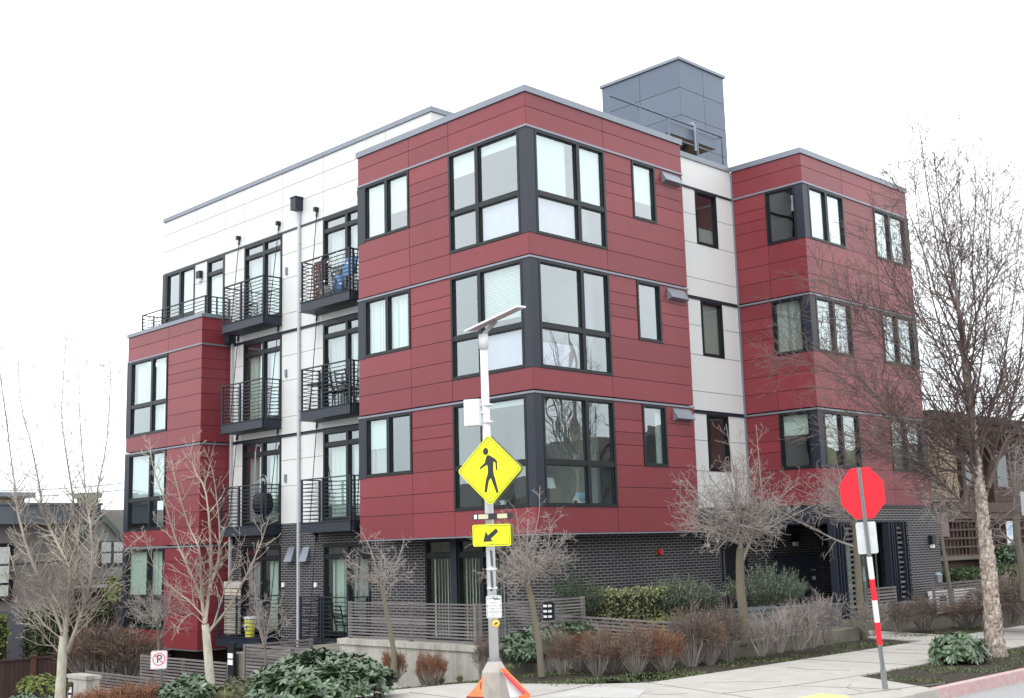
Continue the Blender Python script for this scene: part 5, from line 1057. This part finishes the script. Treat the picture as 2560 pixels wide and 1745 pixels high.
# rosemaries, variegated hedge
def spiky(name, label, c, rad, n, m, seed, h=.35):
    r = random.Random(seed); t = thing(name, label, 'shrub', 'rosemary bushes along the brick wall', c); mb = MB()
    for k in range(n):
        a = r.uniform(0, 6.283); q = r.random()**.5; p = Vector((math.cos(a)*q*rad[0]*.8, math.sin(a)*q*rad[1]*.8, -rad[2]*.9)); d = Vector((math.cos(a)*q*.75, math.sin(a)*q*.75, 1)).normalized(); Ls = rad[2]*2*(1-.35*q*q)*r.uniform(.7, 1.08)
        e = p
        pts = [p]
        for i in range(5): d = (d+rnd_dir(r)*.12).normalized(); pts.append(pts[-1]+d*Ls/5)
        mb.tube(pts, .004, 3, False)
        for i in range(1, 6):
            for k2 in range(11): 
                s = rnd_dir(r); leaf(mb, pts[i-1].lerp(pts[i], r.random()), (s*.9+Z3*.35).normalized(), Z3, r.uniform(.05, .085), .008)
    mb.build('foliage', m, t)
spiky('rosemary_bush', 'grey green rosemary bush left of the entrance door', (3.35,-1.2,-1.45), (1.05,.55,.43), 300, LEAFR, 51)
spiky('rosemary_bush', 'grey green rosemary bush in front of the mailboxes', (6.75,-1.2,-1.42), (.85,.7,.56), 340, LEAFR, 52)
spiky('rosemary_bush', 'tall thin dark rosemary at the left end of the hedge', (.1,-1.0,-1.3), (.3,.3,.58), 110, mat('dark_rosemary', (.049,.07,.042), .7, island=.3), 53)
def boxhedge(name, label, x0, x1, y0, y1, z0, z1, n, m, seed, Ln=.06, w_=.016, grp=None, core=True):
    r = random.Random(seed); t = thing(name, label, 'hedge', grp, ((x0+x1)/2, (y0+y1)/2, z0)); o = t.location; mb = MB()
    for k in range(n):
        f_ = r.random(); x, y, z = r.uniform(x0, x1), r.uniform(y0, y1), r.uniform(z0, z1)
        if f_ < .45: y = y0
        elif f_ < .75: z = z1
        elif f_ < .9: x = x0
        p = Vector((x, y, z))-o+rnd_dir(r)*.045; p += rnd_dir(r)*.05+Vector((0,-.5,.8))*.12*noise.noise(Vector((x*2.2, seed, z*2.2))); leaf(mb, p, (rnd_dir(r)+Z3*.4).normalized(), rnd_dir(r), Ln*r.uniform(.7, 1.3), w_)
    mb.build('foliage', m, t)
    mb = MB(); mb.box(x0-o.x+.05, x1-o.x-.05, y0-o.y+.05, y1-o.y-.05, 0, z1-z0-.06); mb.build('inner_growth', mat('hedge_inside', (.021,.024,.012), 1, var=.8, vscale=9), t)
    return t
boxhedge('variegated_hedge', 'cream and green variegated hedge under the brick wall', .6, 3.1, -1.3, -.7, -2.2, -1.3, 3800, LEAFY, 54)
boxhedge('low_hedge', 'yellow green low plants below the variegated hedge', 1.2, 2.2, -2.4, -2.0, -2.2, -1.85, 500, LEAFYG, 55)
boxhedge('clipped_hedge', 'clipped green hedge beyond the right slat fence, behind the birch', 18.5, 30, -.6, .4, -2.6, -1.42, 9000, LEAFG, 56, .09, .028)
boxhedge('dark_laurel_hedge', 'taller dark hedge behind the clipped one under the notice', 24.3, 27.4, .5, .9, -1.6, -.8, 1500, LEAFD, 57, .14, .035)
boxhedge('conifer_hedge', 'tall dark conifer hedge behind the dark board fence', -9, -2.9, 20.4, 21.4, -4.5, -2.0, 7000, LEAFYG, 58, .11, .03)
boxhedge('conifer_hedge', 'conifer hedge beside the left red block below the shingled roof', -2.2, .4, 20.0, 21.0, -4.5, -1.95, 4500, mat('conifer_leaf', (.0385,.0525,.0175), .8, island=.5), 59, .11, .03)
c = at(288, 1500, 42); leafy('conifer', 'yellow green conifer tip against the shingled house', 'tree', c, (.32,.35,.75), 420, 6, .12, .03, LEAFYG, 60)
# twiggy winter shrubs, copied from three variants
def twigs(seed, w0, h, n, top_m, two=True):
    r = random.Random(seed); t = bpy.data.objects.new('winter_shrub', None); COL.objects.link(t); mb = MB(); tm = MB(); tm.k = 0
    for k in range(n):
        a = r.uniform(0, 6.283); q = r.random()**.5; p = Vector((math.cos(a)*.06, math.sin(a)*.06, 0)); e = Vector((math.cos(a)*q*w0, math.sin(a)*q*w0, h*(1-.22*q*q)*r.uniform(.62, 1.06)))
        mid = p.lerp(e, .55)+Vector((math.cos(a)*q*w0*.22, math.sin(a)*q*w0*.22, 0))+rnd_dir(r)*.03
        mb.tube([p, p.lerp(mid, .5)+rnd_dir(r)*.015, mid, mid.lerp(e, .5)+rnd_dir(r)*.02], [.009,.007,.005,.004], 4, False)
        for i in range(6):
            s0 = mid.lerp(e, r.uniform(-.1, .95)); d = (Vector((math.cos(a)*q, math.sin(a)*q, 1.2)).normalized()+rnd_dir(r)*.75).normalized(); l_ = r.uniform(.06, .17)*h/.6
            s1 = s0+d*l_; tm.tube([s0, s0+d*l_*.5+rnd_dir(r)*.01, s1], [.004,.003,.0026], 3, False)
            for z_ in range(3): tm.tube([s0+d*l_*r.uniform(.2,.8), s1+rnd_dir(r)*l_*.5], [.003,.0026], 3, False)
    mb.build('stems', STEM, t); tm.build('twigs', top_m, t); return t
sh = [twigs(71, .30, .72, 62, BARB), twigs(72, .34, .66, 64, BARBO), twigs(73, .26, .80, 52, mat('purple_twig', (.135,.10,.082), .8, island=.35)), twigs(74, .45, .45, 110, BARBO), twigs(75, .30, .78, 26, STEM)]
rows_ = [(1408,1690,20.3,0,.62,.75,'first clipped rust tipped shrub from the leaning tree'),(1450,1682,20.9,1,.62,.78,'second clipped shrub, orange tipped, behind the first gap'),(1495,1692,20.1,0,.68,.80,'third clipped bare shrub with orange tips'),(1590,1688,20.2,0,.80,.86,'widest clipped bare shrub in the middle of the row'),(1662,1683,20.4,1,.72,.82,'clipped bare shrub just left of the tall pair'),
 (1728,1668,21.1,2,1.0,.96,'tallest clipped bare shrub beside the low planter wall'),(1822,1655,21.8,2,.88,.92,'clipped bare shrub touching the yellow mossy tree'),(1945,1632,22.2,4,.9,.8,'leggy bare shrub just right of the mossy tree'),(1995,1625,22.6,4,.9,.85,'leggy bare shrub in front of the planter corner'),(2070,1610,23.4,4,1.0,.95,'bushy bare shrub before the first steel column'),
 (2180,1590,25.5,4,.9,.7,'bare shrub behind the striped post'),(2310,1575,27.5,2,1.2,.70,'spreading bare shrub in front of the right slat fence'),(2420,1570,28,0,1.2,.7,'bare shrub left of the birch trunk by the air units'),(2525,1560,27,2,2.0,1.0,'wide bare shrub right of the birch trunk'),(2600,1555,26,2,1.8,.95,'wide bare shrub at the right edge'),
 (1080,1720,20.6,3,.50,.95,'rust coloured bushy shrub left of the pole against the concrete wall'),(1212,1690,20.6,2,.55,.62,'thin reddish shrub hidden behind the crossing pole'),(300,1800,20.0,3,1.35,.9,'orange brown shrub left of the parking sign post'),(250,1800,20.0,3,1.0,.72,'smaller orange brown shrub by the plaque block'),(375,1790,20.3,3,.9,.75,'orange brown shrub touching the parking sign post'),
 (215,1700,33,0,1.9,1.45,'tall reddish bare thicket left of the small dark tree'),(265,1705,33,2,2.2,1.5,'wide brown thicket behind the low slat fence'),(325,1700,33,0,2.0,1.4,'brown thicket under the left corner of the red block'),(985,1705,21.2,3,.42,.9,'rust shrub behind the large laurel bush')]
used = set()
rows_ += [(1905,1640,21.9,4,.7,.7,'sparse grey stemmed shrub beside the mossy trunk'),(2030,1618,22.9,4,.8,.9,'sparse tall shrub at the planter step'),(1535,1690,20.6,1,.6,.8,'narrow clipped shrub between the orange tipped ones'),(1375,1688,20.9,4,.6,.8,'thin bare stems beside the leaning trunk'),(1625,1686,20.7,0,.6,.85,'narrow bare shrub filling the middle of the row'),(1775,1664,21.3,0,.7,.9,'bare shrub between the tall pair'),(2245,1580,27,2,1.0,.6,'bare shrub at the foot of the second steel column')]
for i, (x, y, D, k, sw, shh, lab) in enumerate(rows_):
    p = at(x, y, D); o = sh[k] if k not in used else copy_tree(sh[k]); used.add(k)
    o.location = p; v_ = .9+.25*((i*37) % 10)/10; o.scale = (sw*1.25*v_, sw*1.2, shh*1.32); o.rotation_euler[2] = i*1.7; o.name = 'winter_shrub'; tag(o, lab, 'shrub', 'bare winter shrubs')
# grasses
def tuft(seed, n, h, spread):
    r = random.Random(seed); mb = MB()
    for k in range(n):
        a = r.uniform(0, 6.283); q = r.uniform(.1, 1)*spread; l_ = h*r.uniform(.6, 1.1); p = Vector((math.cos(a)*.04*r.random(), math.sin(a)*.04*r.random(), 0)); s = Vector((-math.sin(a), math.cos(a), 0))*.004
        m1 = p+Vector((math.cos(a)*q*.35, math.sin(a)*q*.35, l_*.65)); e = p+Vector((math.cos(a)*q, math.sin(a)*q, l_*(1-.4*q/spread*r.random())))
        b = mb.add([p-s, p+s, m1+s, m1-s, e]); mb.face(b, b+1, b+2, b+3); mb.face(b+3, b+2, b+4)
    return mb.build('grass_tuft', GRASSM)
tf = tuft(81, 420, .42, .32); first = True
for i, (x, y, D, s, lab) in enumerate([(1058,1712,21.3,1.0,'dry grass tuft against the concrete wall'),(625,1775,18.9,1.0,'arching pale grass tuft by the foot of the sapling'),(680,1780,18.7,.9,'arching grass tuft touching the large laurel bush'),(440,1790,18.9,1.0,'pale grass tuft at the parking sign post'),(1150,1712,20.5,.45,'small straw tuft left of the pole'),(1105,1716,20.6,.4,'small straw tuft between the rust shrub and the pole'),(560,1790,18.7,1.0,'grass tuft in front of the slim pale tree'),(1275,1690,19.8,.5,'strap leaved tuft right of the pole')]):
    o = tf if first else tf.copy(); 
    if not first: COL.objects.link(o)
    first = False; o.location = at(x, y, D); o.scale = (s, s, s); o.rotation_euler[2] = i; tag(o, lab, 'grass', 'ornamental grass tufts')
# weeds over the soil
mb = MB(); r = random.Random(99)
def inbed(x, y):
    if -8.05 > y > -9.6 and x > -1.4: return .12
    if -5.85 < y < -4.65 and x > -3.4: return 1.1 if x < .5 else .2
    if x > -4.85 and x < -3.9 and y > -5: return 1.1
    if -5.85 < y < -2.4 and -4.7 < x < -.9: return 1.0
    return 0
n = 0
while n < 26000:
    x, y = r.uniform(-4.9, 12), r.uniform(-9.6, 2.5); k = inbed(x, y)
    if not k or noise.noise(Vector((x*1.1, y*1.1, 3)))*1.4+.15+.25*k < r.random()*.75: n += .02; continue
    if x < -3.6 and y < -4.9-(x+3.6)*-1.3 and y < -4.2: n += .02; continue
    n += 1; z = bumpy(x, y); d = (rnd_dir(r)*.8+Z3*.55).normalized(); leaf(mb, Vector((x, y, z)), d, Z3, r.uniform(.02, .06), .008)
mono('ground_cover', 'patchy low weeds and moss on the soil beside the sidewalk', 'ground cover', mb, WEED)['kind'] = 'stuff'
mb = MB()
for k in range(5000):
    x, y = r.uniform(-4.7, 20), r.uniform(-9.6, -3)
    if not inbed(x, y): continue
    p = Vector((x, y, bumpy(x, y)+.006)); d = rnd_dir(r); d.z = .1; leaf(mb, p, d.normalized(), Z3, r.uniform(.02, .06), r.uniform(.006, .015))
for k in range(650):
    x, y = r.uniform(-6, 14), r.uniform(-9.5, -5.0)
    if math.hypot(x-AC[0], y-AC[1]) > AR-.2 and x < -4: continue
    edge = min(abs(y+5.9), abs(y+8.07)) if x > -1.2 else abs(y+5.4)
    if r.random() < math.exp(-edge*2.2)*.9+.05: d = rnd_dir(r); d.z = .15; leaf(mb, Vector((x, y, GZ+.014)), d.normalized(), Z3, r.uniform(.015, .045), r.uniform(.005, .012))
mono('leaf_litter', 'scattered dead leaves on the bare soil beds', 'leaf litter', mb, mat('dead_leaf', (.112,.077,.049), .9, island=.5))['kind'] = 'stuff'

# ------------------------------------------------------------------ unseen houses and trees added across the streets to darken the facade's reflections
def far_house(x0, x1, y0, y1, z0, zt, col, label):
    t = thing('far_house', label, 'house', 'houses across the streets'); mb = MB(); mb.box(x0, x1, y0, y1, z0, zt); mb.build('wall', mat('house_'+str(col), col, .9), t)
    mb = MB(); xm = (x0+x1)/2; e = .7; b = mb.add([(x0-e,y0-e,zt-.2),(xm,y0-e,zt+2.4),(x1+e,y0-e,zt-.2),(x0-e,y1+e,zt-.2),(xm,y1+e,zt+2.4),(x1+e,y1+e,zt-.2)])
    for q in ((0,1,4,3),(1,2,5,4),(0,2,1),(3,4,5),(0,3,5,2)): mb.face(*[b+i for i in q])
    mb.build('roof', mat('dark_shingle', (.085,.075,.078)), t)
    for k in range(3):
        for h in (1.0, 4.0):
            mb = MB(); u = x0+1+k*(x1-x0-2)/3; v = y0+1+k*(y1-y0-2)/3
            if x0 < 0: mb.box(x1, x1+.05, v, v+1.3, z0+h, z0+h+1.4)
            else: mb.box(u, u+1.3, y1, y1+.05, z0+h, z0+h+1.4)
            mb.build('window', mat('dim_glass', (.10,.11,.12), .1), t)
cols = ((.10,.095,.085),(.16,.145,.12),(.08,.085,.095),(.13,.10,.08))
for k, y in enumerate((26, 42, 58, 74)): far_house(-50, -38, y, y+13, -8, 1.6+.8*(k % 2), cols[k], ['first','second','third','fourth'][k]+' gabled house across the left street, outside the photo')
for k, x in enumerate((26, 42, 58, 74)): far_house(x, x+13, -47, -35, -3, 4.6+.8*(k % 2), cols[3-k], ['first','second','third','fourth'][k]+' gabled house across the right street, outside the photo')
tp = next(o for o in COL.objects if o.name == 'bare_tree')
for k, (x, y) in enumerate(((-17,17),(-17.5,24),(-18,33),(-17,42))): copy_tree(tp, Vector((x, y, G(x, y)-.2)), k*1.3, (1.25,1.25,1.25), ['nearest','second','third','farthest'][k]+' bare tree across the left street, outside the photo')
# things standing inside on the window sills
t = thing('toy_house', 'small white toy house with a blue roof behind the lowest corner window', 'ornament', None, (1.72,.28,.62))
mb = MB(); mb.box(-.17,.17,-.1,.1,0,.17); b = mb.add([(-.17,-.1,.17),(-.17,.1,.17),(-.17,0,.27)]); mb.face(b,b+1,b+2); mb.build('body', WSIGN, t); mb = MB(); b = mb.add([(-.2,-.13,.15),(.2,-.13,.15),(.2,0,.29),(-.2,0,.29),(-.2,.13,.15),(.2,.13,.15)]); mb.face(b,b+1,b+2,b+3); mb.face(b+3,b+2,b+5,b+4); mb.build('roof', mat('pale_blue_roof', (.3,.5,.7), .6), t); mb = MB(); mb.tube([(-.175,0,.07),(-.17,0,.07)], .05, 12); mb.build('doorway', BLK, t)
def pot(p, label, s=1):
    t = thing('potted_plant', label, 'plant', 'potted plants on window sills', p); mb = MB(); mb.tube([(0,0,0),(0,0,.15*s)], [.06*s,.085*s], 12); mb.build('pot', WSIGN, t); mb = MB(); r = random.Random(label)
    for k in range(60): d = (rnd_dir(r)+Z3*.9).normalized(); leaf(mb, Vector((0,0,.15*s))+d*.1*s*r.random(), d, Z3, .22*s*r.uniform(.6,1.2), .02*s)
    mb.build('foliage', LEAFG, t)
pot((.25,1.3,.62), 'leafy plant in a white pot behind the lowest left corner window'); pot((.28,.6,3.7), 'small plant behind the middle corner window', .7); pot((2.3,.28,6.74), 'small plant behind the top right corner window', .8)
def lampthing(p, label):
    t = thing('table_lamp', label, 'lamp', None, p); mb = MB(); mb.tube([(0,0,0),(0,0,.03),(0,0,.031),(0,0,.42)], [.09,.09,.02,.015], 12); mb.build('base', FRAME, t); mb = MB(); mb.tube([(0,0,.38),(0,0,.62)], [.17,.11], 16, False); mb.build('lamp_shade', WSIGN, t)
lampthing((1.2,.75,3.66), 'table lamp with white shade behind the middle corner window'); lampthing((.9,.5,.62), 'table lamp with white shade behind the lowest corner window')
for k, (x0, x1, y, z, c_) in enumerate(((.5,1.5,2.88,1.4,(.25,.1,.08)),(.6,1.3,2.88,4.6,(.1,.16,.25)),(1.0,2.2,2.88,7.6,(.3,.25,.12)))):
    pass
